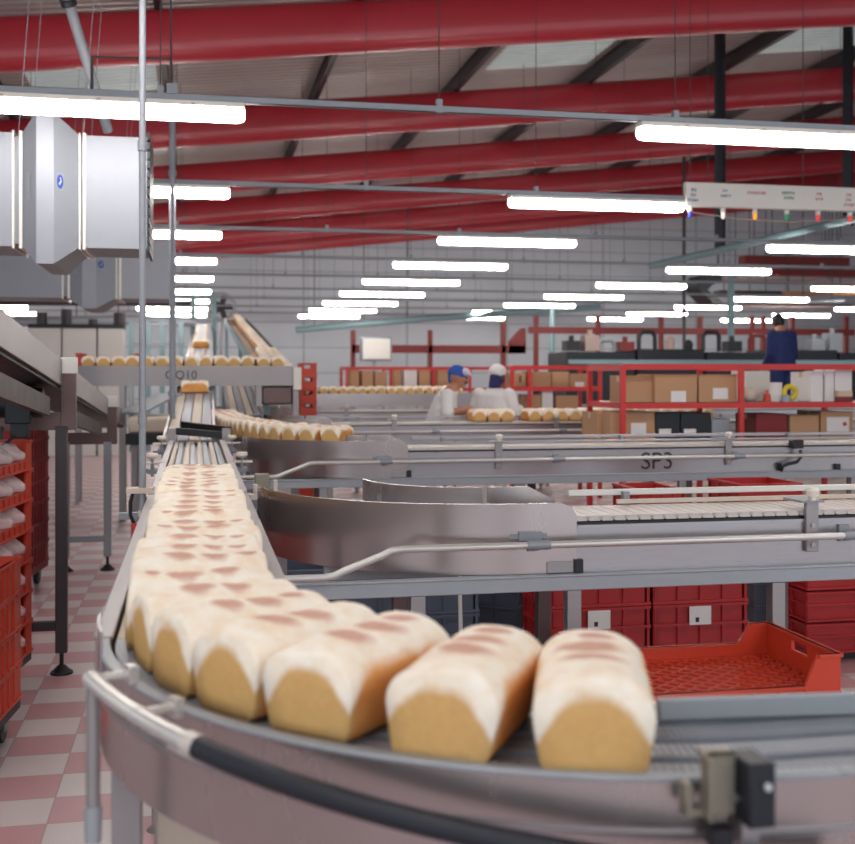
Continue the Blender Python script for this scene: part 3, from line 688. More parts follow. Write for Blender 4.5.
# ================================================================== VERTICAL POLES
for (pxa, ya, r, zb, lb) in ((142.5, 4.55, .0135, 1.0, 'nearer thin grey conduit pole standing beside the lane, from the conveyor up to the roof'),
                             (172.5, 9.9, .027, .0, 'farther thicker grey pole right of the nearer one, in front of the OQ10 lettering')):
    x = xat(pxa, ya); r0 = thing('conduit_pole', lb, 'pole', (x, ya, zb))
    MB().cyl((x, ya, zb), (x, ya, 3.78 if ya > 6 else roof_z(x)-.0), r, n=14).build('pole', 'galv', r0)
    for z in (1.35, 2.4, 3.2): MB().cyl((x, ya, z), (x, ya, z+.04), r*1.35, n=14).build('coupling', 'galv', r0)
    if ya < 6:
        mb = MB(); mb.box(x-.06, x+.04, ya-.02, ya+.04, 1.085, 1.105); mb.box(x-.015, -.182, ya-.012, ya+.012, .995, 1.02); mb.build('bracket', 'belt_beige', r0)
        cb = MB().tube([(x-.035, ya, 1.09), (x-.045, ya, 1.05), (x-.045, ya, 1.0), (x-.03, ya, .965)], .007, 8).build('cable', 'dark', r0)
        MB().cyl((x-.03, ya, .97), (x-.026, ya, .925), .013, n=10).build('plug', 'red_paint', cb)

# ================================================================== DUCTS
def duct(label, Y, px0, px1, ytop, ybot, ribs, dep=.62):
    a = at(px0, ytop, Y); b = at(px1, ybot, Y); x0, x1, zt, zb = a.x, b.x, a.z, b.z; s = (x1-x0)/147.
    X = lambda f: x0+s*f
    r = thing('air_duct', label, 'duct', (x0, Y, 0))
    sec = lambda f, e: [Vector((X(f), y, z)) for y, z in ((Y-e, zb-e), (Y-e, zt+e), (Y+dep+e, zt+e), (Y+dep+e, zb-e))]
    mb = MB(); mb.loft([sec(-260, 0), sec(12, 0)]); mb.build('duct_box', 'duct', r)
    mb = MB(); mb.loft([sec(22, 0), sec(38, .115), sec(55, .115), sec(78, 0)]); bl = mb.build('widened_section', 'duct', r, smooth=5)
    mb = MB(); mb.loft([sec(85, 0), sec(147, 0)]); mb.build('duct_box', 'duct', r)
    for f0, f1 in ((12, 14), (19, 22), (78, 80), (82, 85)):
        mb = MB(); mb.loft([sec(f0, .012), sec(f1, .012)]); mb.build('flange', 'white_metal', r)
    mb = MB(); mb.loft([sec(14, -.02), sec(19, -.02)]); mb.loft([sec(80, -.02), sec(82, -.02)]); mb.build('joint_band', 'galv', r)
    mb = MB(); z = zb-.02
    while z < zt: mb.box(X(147), X(150), Y-.01, Y+dep, z, z+.045); z += .06
    mb.build('ribbed_end', 'navy', r)
    cx = X(61); 
    mb = MB(); zc = zb+.56*(zt-zb); n_ = 24
    yf = Y-.115*(78-61)/(78-55)-.004; yq = lambda f: Y-.115*(78-f)/(78-55)-.004
    mb.loft([[Vector((X(f), yq(f)-d, z)) for f, z in ((57.5, zc-.055), (57.5, zc+.055), (64.5, zc+.055), (64.5, zc-.055))] for d in (0, .002)]); stk = mb.build('sticker', 'belt_grey', bl)
    mb = MB(); ring = []
    mb.loft([[Vector((X(61+2.9*math.cos(2*PI*k/n_)), yq(61+2.9*math.cos(2*PI*k/n_))-.002-d, zc+.045*math.sin(2*PI*k/n_))) for k in range(n_)] for d in (0, .002)]); mb.build('sticker_disc', 'sticker_blue', bl)
    mb = MB(); mb.loft([[Vector((X(f), yq(f)-.005-d, z)) for f, z in ((60.6, zc-.025), (60.0, zc-.01), (61.6, zc+.005), (60.8, zc+.03), (61.6, zc+.025), (62.4, zc+.0), (61.0, zc-.012))] for d in (0, .0015)]); mb.build('sticker_mark', 'paper', bl)
    mb = MB(); xm = X(30); ym = Y-.115*.5-.003
    mb.loft([[Vector((X(f), Y-.115*(f-22)/16-.004-d, z)) for f, z in ((27, zc-.11), (27, zc+.06), (31, zc+.06), (31, zc-.11))] for d in (0, .002)]); mb.build('data_plate', 'belt_grey', bl)
    for f in (16.5, 81):
        for yy in (Y+.05, Y+dep-.05):
            MB().cyl((X(f), yy, zt-.03), (X(f)+ribs*.18, yy, roof_z(X(f))-.02), .003, n=6).build('hanger_rod', 'galv', r)
    return r
duct('large square galvanised air duct at the upper left with a blue round sticker', 7.6, 0, 147, 132, 249, 1)
duct('smaller square galvanised air duct behind and below the large one, also with a blue sticker', 12.9, 52, 171, 238, 299, 1, .8)
# diagonal strut and inverted-U hanger near the first light
p0, p1 = at(66, -6, 7.2), at(108, 131, 7.85)
st = thing('duct_strut', 'slanting galvanised tube strut from the roof down to the large duct', 'strut', p1)
p0r = p0+(p0-p1)*1.6; k_ = (roof_z(p0.x)-.06-p1.z)/(p0.z-p1.z); p0r = p1+(p0-p1)*k_
MB().tube([p1, p0r], .032, 14).build('tube', 'galv', st)
q = p1.lerp(p0, .9); mb = MB(); mb.tube([p1.lerp(p0, .93), p1.lerp(p0, .97)], .05, 16); mb.build('ring_clamp', 'dark', st)
hg = thing('light_hanger', 'small inverted-U bracket above the nearest left light', 'bracket', (0, 6.88, 3.17))
a, b, c = at(92, 57, 6.88), at(171, 59, 6.88), at(172, 92, 6.88)
mb = MB(); mb.tube([at(92, 92, 6.88), a, b, c], .010, 8); mb.build('bent_rod', 'purlin', hg); MB().box(c.x-.03, c.x+.03, 6.85, 6.91, 3.17, 3.23).build('foot_plate', 'galv', hg)
MB().tube([(b.x, 6.88, b.z), (b.x, 6.88, roof_z(b.x))], .006, 8).build('drop_rod', 'purlin', hg)

# ================================================================== TRAYS AND CRATES
def tray_body(L, Wd, H, notch=.072, front=None):
    mb = MB(); t = .012
    for sx in (-1, 1):                     # short ends with a hand slot
        x0, x1 = sorted((sx*L/2, sx*(L/2-t)))
        mb.box(x0, x1, -Wd/2+t, -.05, 0, H); mb.box(x0, x1, .05, Wd/2-t, 0, H); mb.box(x0, x1, -.05, .05, 0, H*.58); mb.box(x0, x1, -.05, .05, H*.84, H)
        xr = sorted((sx*(L/2+.01), sx*(L/2-t-.004))); mb.box(xr[0], xr[1], -Wd/2, Wd/2, H-.012, H)
        for yy in [q for q in (-.17, -.09, .09, .17) if abs(q) < Wd/2-.01]: xx = sorted((sx*(L/2), sx*(L/2+.004))); mb.box(xx[0], xx[1], yy-.006, yy+.006, 0, H-.01)
    for sy in (-1, 1):                     # long sides dip in the middle
        y0, y1 = sorted((sy*Wd/2, sy*(Wd/2-t)))
        zc = front if front and sy < 0 else notch; a = L/2; b = L/2-.075; c = L/2-.12
        poly = [(-a, 0), (a, 0), (a, H), (b, H), (c, zc), (-c, zc), (-b, H), (-a, H)]
        for quad in ([(-a, 0), (a, 0), (a, zc), (-a, zc)], [(c, zc), (a, zc), (a, H), (b, H)], [(-a, zc), (-c, zc), (-b, H), (-a, H)]): mb.prism(quad, y0, y1)
        yr = sorted((sy*(Wd/2+.008), sy*(Wd/2-t-.003))); mb.box(-c, c, yr[0], yr[1], zc-.009, zc); mb.box(-a, -b, yr[0], yr[1], H-.01, H); mb.box(b, a, yr[0], yr[1], H-.01, H); mb.box(-a, a, yr[0], yr[1], 0, .012)
        for q in range(7): xx = -c+2*c*q/6; yy = sorted((sy*Wd/2, sy*(Wd/2+.007))); mb.box(xx-.005, xx+.005, yy[0], yy[1], 0, zc-.005)
    # lattice floor
    lx, ly = L/2-t, Wd/2-t
    def clip(x0, y0, dx, dy):
        ts = []
        for lo, hi, p, d in ((-lx, lx, x0, dx), (-ly, ly, y0, dy)): ts.append(sorted(((lo-p)/d, (hi-p)/d)))
        return max(ts[0][0], ts[1][0]), min(ts[0][1], ts[1][1])
    if True:
        for sgn in (-1, 1):
            k = -L
            while k < L:
                t0, t1 = clip(k, 0, .78, .62*sgn)
                if t1-t0 > .02: mb.obox((k+.78*t0, .62*sgn*t0, .012), (k+.78*t1, .62*sgn*t1, .012), .010, .010)
                k += .072
        mb.box(-lx, lx, -ly, -ly+.02, .006, .018); mb.box(-lx, lx, ly-.02, ly, .006, .018)
    return mb
TRAY = {}
def tray(m, loc, rz, label, group, L=.74, Wd=.46, H=.148, notch=.072, front=None):
    k = (m, L, Wd, H, notch, front)
    if k not in TRAY:
        r = thing('bread_tray', label, 'bread tray', (0, 0, 0), group); tray_body(L, Wd, H, notch, front).build('tray_body', m, r); TRAY[k] = r
        r.location = loc; r.rotation_euler = (0, 0, rz); W0[r.name] = Vector(loc); return r
    return dup(TRAY[k], loc, rz, label, group)
def dolly(loc, rz, label, m='dark', group=None):
    r = thing('tray_dolly', label, 'dolly', (0, 0, 0)); 
    mb = MB(); mb.box(-.36, .36, -.22, .22, .135, .165); mb.box(-.37, .37, -.23, -.2, .12, .165); mb.box(-.37, .37, .2, .23, .12, .165); mb.build('deck', m, r, bevel=.004)
    for sx in (-1, 1):
        for sy in (-1, 1):
            w = MB().cyl((sx*.28, sy*.17-.016, .055), (sx*.28, sy*.17+.016, .055), .055, n=20).build('wheel', 'dark', r, bevel=.006)
            mb = MB(); mb.box(sx*.28-.025, sx*.28+.025, sy*.17-.026, sy*.17-.020, .05, .135); mb.box(sx*.28-.025, sx*.28+.025, sy*.17+.020, sy*.17+.026, .05, .135); mb.build('wheel_fork', 'steel_dull', w)
    r.location = loc; r.rotation_euler = (0, 0, rz); return r
def bagmesh(seed):
    rnd = random.Random(seed); mb = MB(); rings = []
    for i in range(9):
        t = -1+2*i/8; e = max(.25, (1-abs(t)**3)); ring = []
        for k in range(16):
            a = 2*PI*k/16; j = 1+rnd.uniform(-.14, .14)
            ring.append(Vector((.098*t, .070*e*math.cos(a)*j, .058+.060*e*math.sin(a)*j)))
        rings.append(ring)
    mb.loft(rings); return mb
BAG = None
def bag(loc, rz, label, group):
    global BAG
    if BAG is None:
        BAG = []
        for s in range(3):
            o = bagmesh(s).build('wrapped_loaf', 'bag', smooth=180); BAG.append([o, False])
    e = random.choice(BAG)
    o = e[0] if not e[1] else e[0].copy()
    if e[1]: COL.objects.link(o)
    e[1] = True; o.location = loc; o.rotation_euler = (0, 0, rz); return tag(o, label, 'wrapped loaf', group)
def ang(th): return math.radians(90)-th
def stack(cx, cy, th, n, m, lb, group, bags=None, z0=.166):
    for k in range(n):
        pos = ('lowest tray' if k == 0 else 'topmost tray' if k == n-1 else '%s tray up' % ORD[k+1])
        tray(m.replace('_solid', ''), (cx, cy, z0+.150*k), ang(th), lb % pos, group, notch=.1475 if 'solid' in m or m == 'dkred_tray' else .058)
        if bags and k in bags:
            d = Vector((math.sin(th), math.cos(th), 0)); rt = Vector((math.cos(th), -math.sin(th), 0))
            for q, s in enumerate((-.2, 0., .2)):
                p = Vector((cx, cy, z0+.150*k+.02))+d*s+rt*.145
                bag(p, ang(th)+PI/2, 'bagged loaf at the %s end of the %s, second left stack' % (('near', 'middle', 'far')[q], pos), 'bagged loaves in trays')
th1, th2, th3 = math.radians(6), math.radians(8), math.radians(7)
stack(-.998, 4.806, th1, 4, 'orange_tray_solid', 'solid-sided orange-red bread tray, %s in the nearest left stack', 'trays in the nearest left stack')
dolly((-.998, 4.806, 0), ang(th1), 'black wheeled dolly under the nearest left stack of orange trays')
stack(-1.079, 5.666, th2, 7, 'orange_tray', 'orange-red tray with bagged loaves, %s in the second left stack', 'trays with bagged loaves at left', bags=(0, 1, 2, 3, 4, 5, 6))
dolly((-1.079, 5.666, 0), ang(th2), 'black wheeled dolly under the left stack with bagged loaves')
stack(-1.34, 8.55, th3, 8, 'dkred_tray', 'dark red tray, %s in the third left stack behind the dark leg', 'trays in the third left stack')
dolly((-1.34, 8.55, 0), ang(th3), 'wheeled dolly under the dark red third left stack', 'red_dull')
stack(-1.62, 7.05, th3, 9, 'orange_tray', 'orange tray, %s in the stack under the sloping left conveyor', 'trays under the sloping conveyor')
dolly((-1.62, 7.05, 0), ang(th3), 'wheeled dolly under the orange stack below the sloping conveyor')
# red tray in the right foreground, standing on other trays
ytr = 3.48; xr = xat(829, 3.3)-.37
for k in range(3):
    tray('red_tray', (xr, ytr, .166+.150*k*.85 if False else .13+.14*k), 0, 'red lattice-floored bread tray hidden under the open one at right, %s from the floor' % ORD[k+1], 'stack below the open red tray', .74, .46, .14, .06)
FT = tray('orange_tray', (xr, ytr, .55), 0, 'open orange-red tray with lattice floor and notched ends, right of the front loaves', None, .76, .46, .125, .058, .030)
for k in range(1): 
    r = thing('tray_dolly', 'dolly beneath the open red tray stack at right', 'dolly', (xr, ytr, 0)); MB().box(xr-.36, xr+.36, ytr-.22, ytr+.22, .10, .13).build('deck', 'dark', r)
    for sx in (-1, 1):
        for sy in (-1, 1): MB().cyl((xr+sx*.28, ytr+sy*.17-.016, .05), (xr+sx*.28, ytr+sy*.17+.016, .05), .05, n=16).build('wheel', 'dark', r)

# closed-wall crates
CR = {}
def crate_body(L, Wd, H):
    mb = MB(); t = .012
    mb.box(-L/2, L/2, -Wd/2, Wd/2, 0, .014)
    for sy in (-1, 1): y = sorted((sy*Wd/2, sy*(Wd/2-t))); mb.box(-L/2, L/2, y[0], y[1], 0, H)
    for sx in (-1, 1): x = sorted((sx*L/2, sx*(L/2-t))); mb.box(x[0], x[1], -Wd/2, Wd/2, 0, H)
    for z in (.0, H*.52, H-.016):
        for sy in (-1, 1): y = sorted((sy*Wd/2, sy*(Wd/2+.014))); mb.box(-L/2-.014, L/2+.014, y[0], y[1], z, z+.014)
        for sx in (-1, 1): x = sorted((sx*L/2, sx*(L/2+.014))); mb.box(x[0], x[1], -Wd/2, Wd/2, z, z+.014)
    nx = 4; ny = 3
    for q in range(nx+1):
        x = -L/2+L*q/nx
        for sy in (-1, 1): y = sorted((sy*Wd/2, sy*(Wd/2+.011))); mb.box(x-.005, x+.005, y[0], y[1], 0, H)
    for q in range(ny+1):
        yv = -Wd/2+Wd*q/ny
        for sx in (-1, 1): x = sorted((sx*L/2, sx*(L/2+.011))); mb.box(x[0], x[1], yv-.005, yv+.005, 0, H)
    return mb
def crate(m, loc, rz, label, group, L=.60, Wd=.40, H=.22, lab=None):
    k = (m, L, Wd, H, bool(lab))
    if k not in CR:
        r = thing('storage_crate', label, 'crate', (0, 0, 0), group); crate_body(L, Wd, H).build('crate_body', m, r, bevel=0)
        if lab:
            MB().box(-.06, .05, -Wd/2-.016, -Wd/2-.0125, H*.54, H*.94).build('paper_label', 'paper', r)
            MB().box(-.03, -.012, -Wd/2-.0172, -Wd/2-.016, H*.6, H*.7).build('label_mark', 'ink', r)
        CR[k] = r; r.location = loc; r.rotation_euler = (0, 0, rz); return r
    return dup(CR[k], loc, rz, label, group)
g3 = 'grey crates below the middle conveyor'
yb = 5.35
xg = (xat(413, yb-.2)+xat(462, yb-.2))/2-.17
for k in range(3):
    crate('grey_tray', (xg+.05, yb, .001+.222*k), 0, 'blue-grey crate right of the pale conveyor leg below the middle conveyor, %s of its stack' % ('bottom', 'middle', 'top')[k], g3)
    crate('grey_tray', (xg-.60, yb, .001+.222*k), 0, 'blue-grey crate left of the pale conveyor leg below the middle conveyor, %s of its stack' % ('bottom', 'middle', 'top')[k], g3)
    crate('grey_tray', (1.60, 6.02, .001+.222*k), math.radians(58), 'blue-grey crate turned askew between the grey stack and the red crates, %s of its stack' % ('bottom', 'middle', 'top')[k], g3)
    crate('grey_tray', (xat(744, 6.1)+.22, 6.3, .001+.222*k), math.radians(90), 'blue-grey crate right of the labelled red crates, %s of its stack' % ('bottom', 'middle', 'top')[k], g3)
g4 = 'red crates below the middle conveyor'
for k in range(3):
    nm = ('bottom', 'middle', 'top')[k]
    crate('red_tray', (xat(585, yb-.2)+.07, yb, .001+.222*k), 0, 'red crate in the left column of red crates behind the open tray, %s one' % nm, g4, lab=(k == 1), L=.48)
    crate('red_tray', (xat(700, yb-.2)-.0, yb, .001+.222*k), 0, 'red crate in the right column of red crates behind the open tray, %s one' % nm, g4, lab=(k == 1), L=.46)
# white strap hanging by the grey crates and a stray red can
sp_ = at(463, 592, 4.9); tag(MB().tube([(sp_.x, 4.95, .78), (sp_.x-.003, 4.95, .6), (sp_.x+.002, 4.95, .4), (sp_.x-.002, 4.95, .2), (sp_.x, 4.95, .005)], .009, 8).build('white_strap', 'white_metal'), 'white strap hanging beside the grey crates below the middle conveyor', 'strap')
# far right red trays on the floor and between the conveyors
for k in range(3):
    crate('red_tray', (xat(803, 5.6)+.60, 5.82, .05+.17*k), 0, 'wide red tray at the far right below the conveyors, %s of three' % ('lowest', 'middle', 'top')[k], 'wide red trays at right', 1.15, .45, .16)
xw = xat(803, 5.6)+.60; r = thing('tray_skid', 'low dark skid under the wide red trays at right', 'skid', (xw, 5.82, 0)); MB().box(xw-.5, xw+.5, 5.65, 5.99, .0, .05).build('deck', 'dark', r)
for nm, px0, px1, yy, n_ in (('left', 640, 684, 6.3, 6), ('right', 740, 800, 6.5, 6)):
    xa_, xb_ = xat(px0, yy-.2), xat(px1, yy-.2)
    for k in range(n_):
        crate('red_tray', ((xa_+xb_)/2, yy, .001+.148*k), 0, 'red tray in the %s pile between middle and SP3 conveyors, %s up' % (nm, ORD[k+1]), 'red tray piles between conveyors', round(xb_-xa_, 2), .4, .147)
crate_st = 0
# tray stack behind OQ10 at left and at its right end
st_ = thing('tray_stand', 'steel stand holding two orange trays behind the OQ10 conveyor at left', 'stand', (xat(110, 14.2), 14.2, 0))
xq = xat(110, 14.2); MB().box(xq-.4, xq+.4, 13.95, 14.45, 1.43, 1.47).build('stand_top', 'steel_dull', st_)
for sx in (-.36, .36):
    for sy in (14.0, 14.4): mb = MB(); leg(mb, xq+sx, sy, 1.43, .04); mb.build('leg', 'steel_dull', st_)
for k in range(2): tray('orange_tray', (xq, 14.2, 1.471+.1505*k), 0, '%s of two orange trays on the stand behind the OQ10 conveyor at left' % ('lower', 'upper')[k], 'trays on the stand behind OQ10')
for k in range(11): tray('orange_tray', (xat(307, 13.4), 13.4, .001+.1505*k), math.radians(88), 'orange tray in the pile right of the OQ10 conveyor, %s from the floor' % ORD[k+1], 'tray pile right of OQ10', .5, .19, .148, .1475)

# ================================================================== RACKS AND BOXES
def rack(label, xs, y0, y1, shelves, top, z_low=0.):
    r = thing('storage_rack', label, 'rack', (xs[0], y0, 0), 'red racks')
    for x in xs:
        for yy in (y0, y1):
            MB().box(x-.022, x+.022, yy-.022, yy+.022, 0, top).build('post', 'red_paint', r, bevel=.003)
        MB().box(x-.018, x+.018, y0, y1, top-.05, top).build('side_rail', 'red_paint', r)
    for z in shelves:
        mb = MB(); mb.box(xs[0], xs[-1], y0-.02, y0+.02, z-.05, z); mb.box(xs[0], xs[-1], y1-.02, y1+.02, z-.05, z)
        for x in xs: mb.box(x-.018, x+.018, y0, y1, z-.05, z)
        s = mb.build('shelf_beam', 'red_paint', r); MB().box(xs[0], xs[-1], y0+.02, y1-.02, z-.02, z-.004).build('shelf_panel', 'steel_dull', s)
    mb = MB(); mb.box(xs[0], xs[-1], y0-.02, y0+.02, top-.04, top+.01); mb.box(xs[0], xs[-1], y1-.02, y1+.02, top-.04, top+.01); mb.build('top_rail', 'red_paint', r)
    return r
Y1 = 9.28
RK1 = rack('nearest red steel rack at right holding cardboard boxes, behind the SP3 conveyor', (3.57, xat(741, Y1), 5.95), Y1, 10.12, (.30, .90, 1.285), 1.61)
def carton(px0, px1, ytop, Y, dep, zb, label, group, m='card', lab=None, hole=False, ytop_abs=None):
    a = at(px0, ytop, Y); b = at(px1, ytop, Y)
    r = thing('carton', label, 'box', ((a.x+b.x)/2, Y, zb), group)
    x0, x1, zt = a.x, b.x, a.z
    mb = MB(); mb.box(x0, x1, Y, Y+dep, zb, zt); bd = mb.build('box_body', m, r, bevel=.004)
    xm = Y+dep/2; MB().box(x0-.001, x1+.001, xm-.03, xm+.03, zt-.05, zt+.001).build('packing_tape', 'tape', r)
    if m == 'card':
        mb = MB(); mb.obox((x0, Y+.01, zt+.003), (x1, Y+.01, zt+.003), .02, .006); mb.obox((x0+.004, Y, zt+.003), (x0+.004, Y+dep, zt+.003), .008, .006); mb.build('flap', m, r)
    if lab:
        c = at(lab[0], lab[2], Y-.003); d = at(lab[1], lab[3], Y-.003); MB().box(c.x, d.x, Y-.004, Y-.001, d.z, c.z).build('paper_label', 'paper', r)
    if hole:
        MB().box(x0+.4*(x1-x0), x0+.62*(x1-x0), Y-.003, Y-.0005, zb+.3*(zt-zb), zb+.8*(zt-zb)).build('hand_slot', 'brown_plate', r)
    return r
gb = 'boxes on the nearest rack'
S2 = 1.286; S1 = .901
carton(626, 653, 376, 9.42, .40, S2, 'plain cardboard box at the left end of the nearest rack upper shelf', gb)
carton(655, 697, 375, 9.36, .42, S2, 'cardboard box with a white label on the upper shelf, left of the middle post', gb, lab=(671, 686, 391, 402))
carton(699, 737, 375, 9.36, .40, S2, 'cardboard box with a white label against the middle rack post on the upper shelf', gb, lab=(713, 728, 388, 399))
carton(597, 609, 413, 9.6, .40, S1, 'narrow cardboard box on the lower shelf at the left rack post', gb)
carton(610, 655, 412, 9.4, .45, S1, 'cardboard box with white label on the lower shelf at the left', gb, lab=(631, 646, 423, 434))
carton(790, 819, 416, 9.4, .4, S1, 'plain cardboard box on the lower shelf right of the middle rack post', gb)
bx = carton(821, 853, 412, 9.4, .42, S1, 'cardboard box with a large white label and red dot at the right edge, lower shelf', gb, lab=(827, 849, 417, 433))
p = at(845, 424, 9.39); MB().cyl((p.x, 9.396, p.z), (p.x, 9.392, p.z), .02, n=16).build('red_dot', 'ink_red', bx)
for i, (a, b) in enumerate(((656, 680), (681, 711))): carton(a, b, 413, 9.38, .4, S1, 'black bin with a grey tag on the lower shelf, %s of the pair' % ('left', 'right')[i], 'black bins on the nearest rack', 'navy', lab=((a+3), (a+15), 429, 434))
carton(712, 730, 419, 9.38, .4, S1, 'pale grey container on the lower shelf beside the black bins', gb, 'belt_grey')
carton(756, 787, 414, 9.4, .4, S1, 'dark red plastic box on the lower shelf right of the middle post', gb, 'dkred_tray')
for i, (a, b, t) in enumerate(((811, 823, 372), (825, 834, 371), (835, 852, 368))): carton(a, b, t, 9.36, .36, S2, 'white upright file box on the upper shelf at right, %s of three' % ('left', 'middle', 'right')[i], 'white file boxes', 'paper')
carton(838, 852, 391, 9.30, .05, S2, 'small dark red box in front of the white file boxes', gb, 'dkred_tray')
# bits on the shelf left of the white boxes
def lump(px, py, Y, r, m, name, label, cat, zb=S2, sc_=(1, 1, 1)):
    p = at(px, py, Y); mb = MB(); mb.ball((p.x, Y, zb+r*sc_[2]), r*sc_[0], r*sc_[1], r*sc_[2], 14, 10); return tag(mb.build(name, m, smooth=180), label, cat, 'oddments on the nearest rack')
p = at(782, 390, 9.5)
for px, m, nm, lb, ct in ((776, 'paper', 'white_wrap_roll', 'roll of pale wrap standing on the upper shelf below the man in blue', 'roll'), ):
    x = xat(px, 9.5); mb = MB(); mb.cyl((x, 9.5, S2), (x, 9.5, S2+.17), .055, n=20); tag(mb.build(nm, m, bevel=.006), lb, ct, 'oddments on the nearest rack')
x = xat(790, 9.45); mb = MB()
for k in range(24):
    pass
mb.tube([(x+.055*math.cos(2*PI*k/24), 9.45, S2+.08+.055*math.sin(2*PI*k/24)) for k in range(25)], .022, 10); tag(mb.build('yellow_tape_reel', 'yellow'), 'yellow reel standing on the upper shelf below the man in blue', 'reel', 'oddments on the nearest rack')
x = xat(767, 9.4); mb = MB(); mb.cyl((x, 9.4, S2), (x, 9.4, S2+.07), .035, .03, 16); mb.cyl((x, 9.4, S2+.07), (x, 9.4, S2+.10), .012, n=10); tag(mb.build('orange_bottle', 'orange_tray'), 'small orange bottle on the upper shelf left of the white roll', 'bottle', 'oddments on the nearest rack')
lump(750, 393, 9.5, .07, 'belt_beige', 'beige_sack', 'crumpled beige sack on the upper shelf right of the middle post', 'sack', sc_=(1.2, .8, .9))
carton(746, 770, 371, 9.72, .3, S2, 'large off-white box at the back of the upper shelf right of the middle post', gb, 'white_metal')
x = xat(786, 9.36); mb = MB(); mb.cyl((x-.0, 9.36, S2), (x, 9.36, S2+.06), .045, .04, 16); tag(mb.build('clear_jar', 'belt_grey', bevel=.004), 'squat grey jar in front of the yellow reel on the upper shelf', 'jar', 'oddments on the nearest rack')
# second rack, cartons on it
Y2 = 13.45
rack('second red rack behind the workers, left of the nearest rack, holding cartons', (xat(512, Y2), xat(528, Y2)+.02, xat(600, Y2)), Y2, 14.2, (.35, .95, 1.37), 1.62)
gb2 = 'cartons on the second rack'; T2 = 1.372; T1 = .952
carton(514, 526, 373, Y2+.08, .4, T2, 'carton with a dark hand slot at the left of the second rack', gb2, hole=True)
carton(531, 551, 372, Y2+.05, .4, T2, 'carton on the second rack upper shelf, left of three together', gb2)
carton(552, 569, 372, Y2+.08, .4, T2, 'carton on the second rack upper shelf, middle of three together', gb2)
carton(570, 588, 374, Y2+.05, .4, T2, 'carton with white label on the second rack upper shelf, right of three together', gb2, lab=(575, 584, 382, 388))
carton(527, 541, 395, Y2+.05, .4, T1, 'carton on the second rack lower shelf at left', gb2)
carton(556, 578, 396, Y2+.05, .4, T1, 'carton on the second rack lower shelf at right', gb2)
carton(542, 553, 391, Y2+.05, .4, T1, 'white box hanging over the second rack lower shelf', gb2, 'paper')
Y3 = 19.3
rack('far long red rack in the distance left of the workers', [xat(p, Y3) for p in (347, 391, 434, 470, 505)], Y3, 20.1, (.4, 1.27), 1.63)
gb3 = 'cartons on the far rack'
for i, (a, b, t, m) in enumerate(((350, 359, 370, 'card'), (362, 373, 371, 'card'), (375, 387, 372, 'card'), (393, 401, 369, 'card'), (404, 417, 369, 'paper'), (419, 430, 370, 'card'), (438, 450, 369, 'card'), (455, 466, 371, 'card'))):
    carton(a, b, t, Y3+.05, .4, 1.272, 'small %s on the far red rack, %s from the left' % ('white box' if m == 'paper' else 'carton', ORD[i+1]), gb3, m)

# ================================================================== PEOPLE
def chain(mb, pts, rs, step=.5):
    for i in range(len(pts)-1):
        a, b = Vector(pts[i]), Vector(pts[i+1]); L = (b-a).length; n = max(2, int(L/(min(rs[i], rs[i+1])*step))+1)
        for k in range(n+1):
            t = k/n; r = rs[i]*(1-t)+rs[i+1]*t; mb.ball(a.lerp(b, t), r, n=12, m=8)
def slab(mb, rows):                     # torso from stacked ellipses (centre, half-width across, half-depth), local: +Y forward
    rings = []
    for c, w, d in rows:
        rings.append([Vector((c[0]+w*math.copysign(abs(math.cos(a))**.8, math.cos(a)), c[1]+d*math.copysign(abs(math.sin(a))**.8, math.sin(a)), c[2])) for a in [2*PI*k/20 for k in range(20)]])
    mb.loft(rings)
def hand(mb, wrist, d, up):
    d = Vector(d).normalized(); up = Vector(up).normalized(); s = d.cross(up).normalized(); w = Vector(wrist)
    for q in (-.025, 0, .025): chain(mb, [w+s*q*.5, w+d*.085+s*q], [.02, .016])
    for q, l in ((-.036, .06), (-.012, .078), (.012, .082), (.036, .07)):
        b = w+d*.085+s*q; chain(mb, [b, b+d*l*.5-up*.008, b+d*l-up*.03], [.0105, .0095, .008], .8)
    chain(mb, [w+d*.025+s*.03, w+d*.06+s*.062, w+d*.09+s*.068-up*.01], [.013, .011, .009], .8)
def head(mb, c, fwd, k=1.):
    f = Vector(fwd).normalized(); c = Vector(c); side = f.cross(Vector((0, 0, 1))).normalized(); up = side.cross(f)
    mb.ball(c, .078*k, .092*k, .105*k, 16, 12)
    mb.ball(c+f*.03-up*.055, .058*k, .06*k, .055*k); mb.ball(c+f*.062-up*.088, .026, .024, .022)
    chain(mb, [c+f*.088+up*.018, c+f*.112-up*.022], [.010, .016]); mb.ball(c+f*.078+up*.03, .05, .03, .014)
    for s in (-1, 1):
        mb.ball(c+side*s*.082-f*.005-up*.01, .014, .022, .032); mb.ball(c+f*.066+side*s*.038-up*.02, .026, .026, .02)
    mb.ball(c+f*.092-up*.055, .028, .018, .008)
    return f, side, up
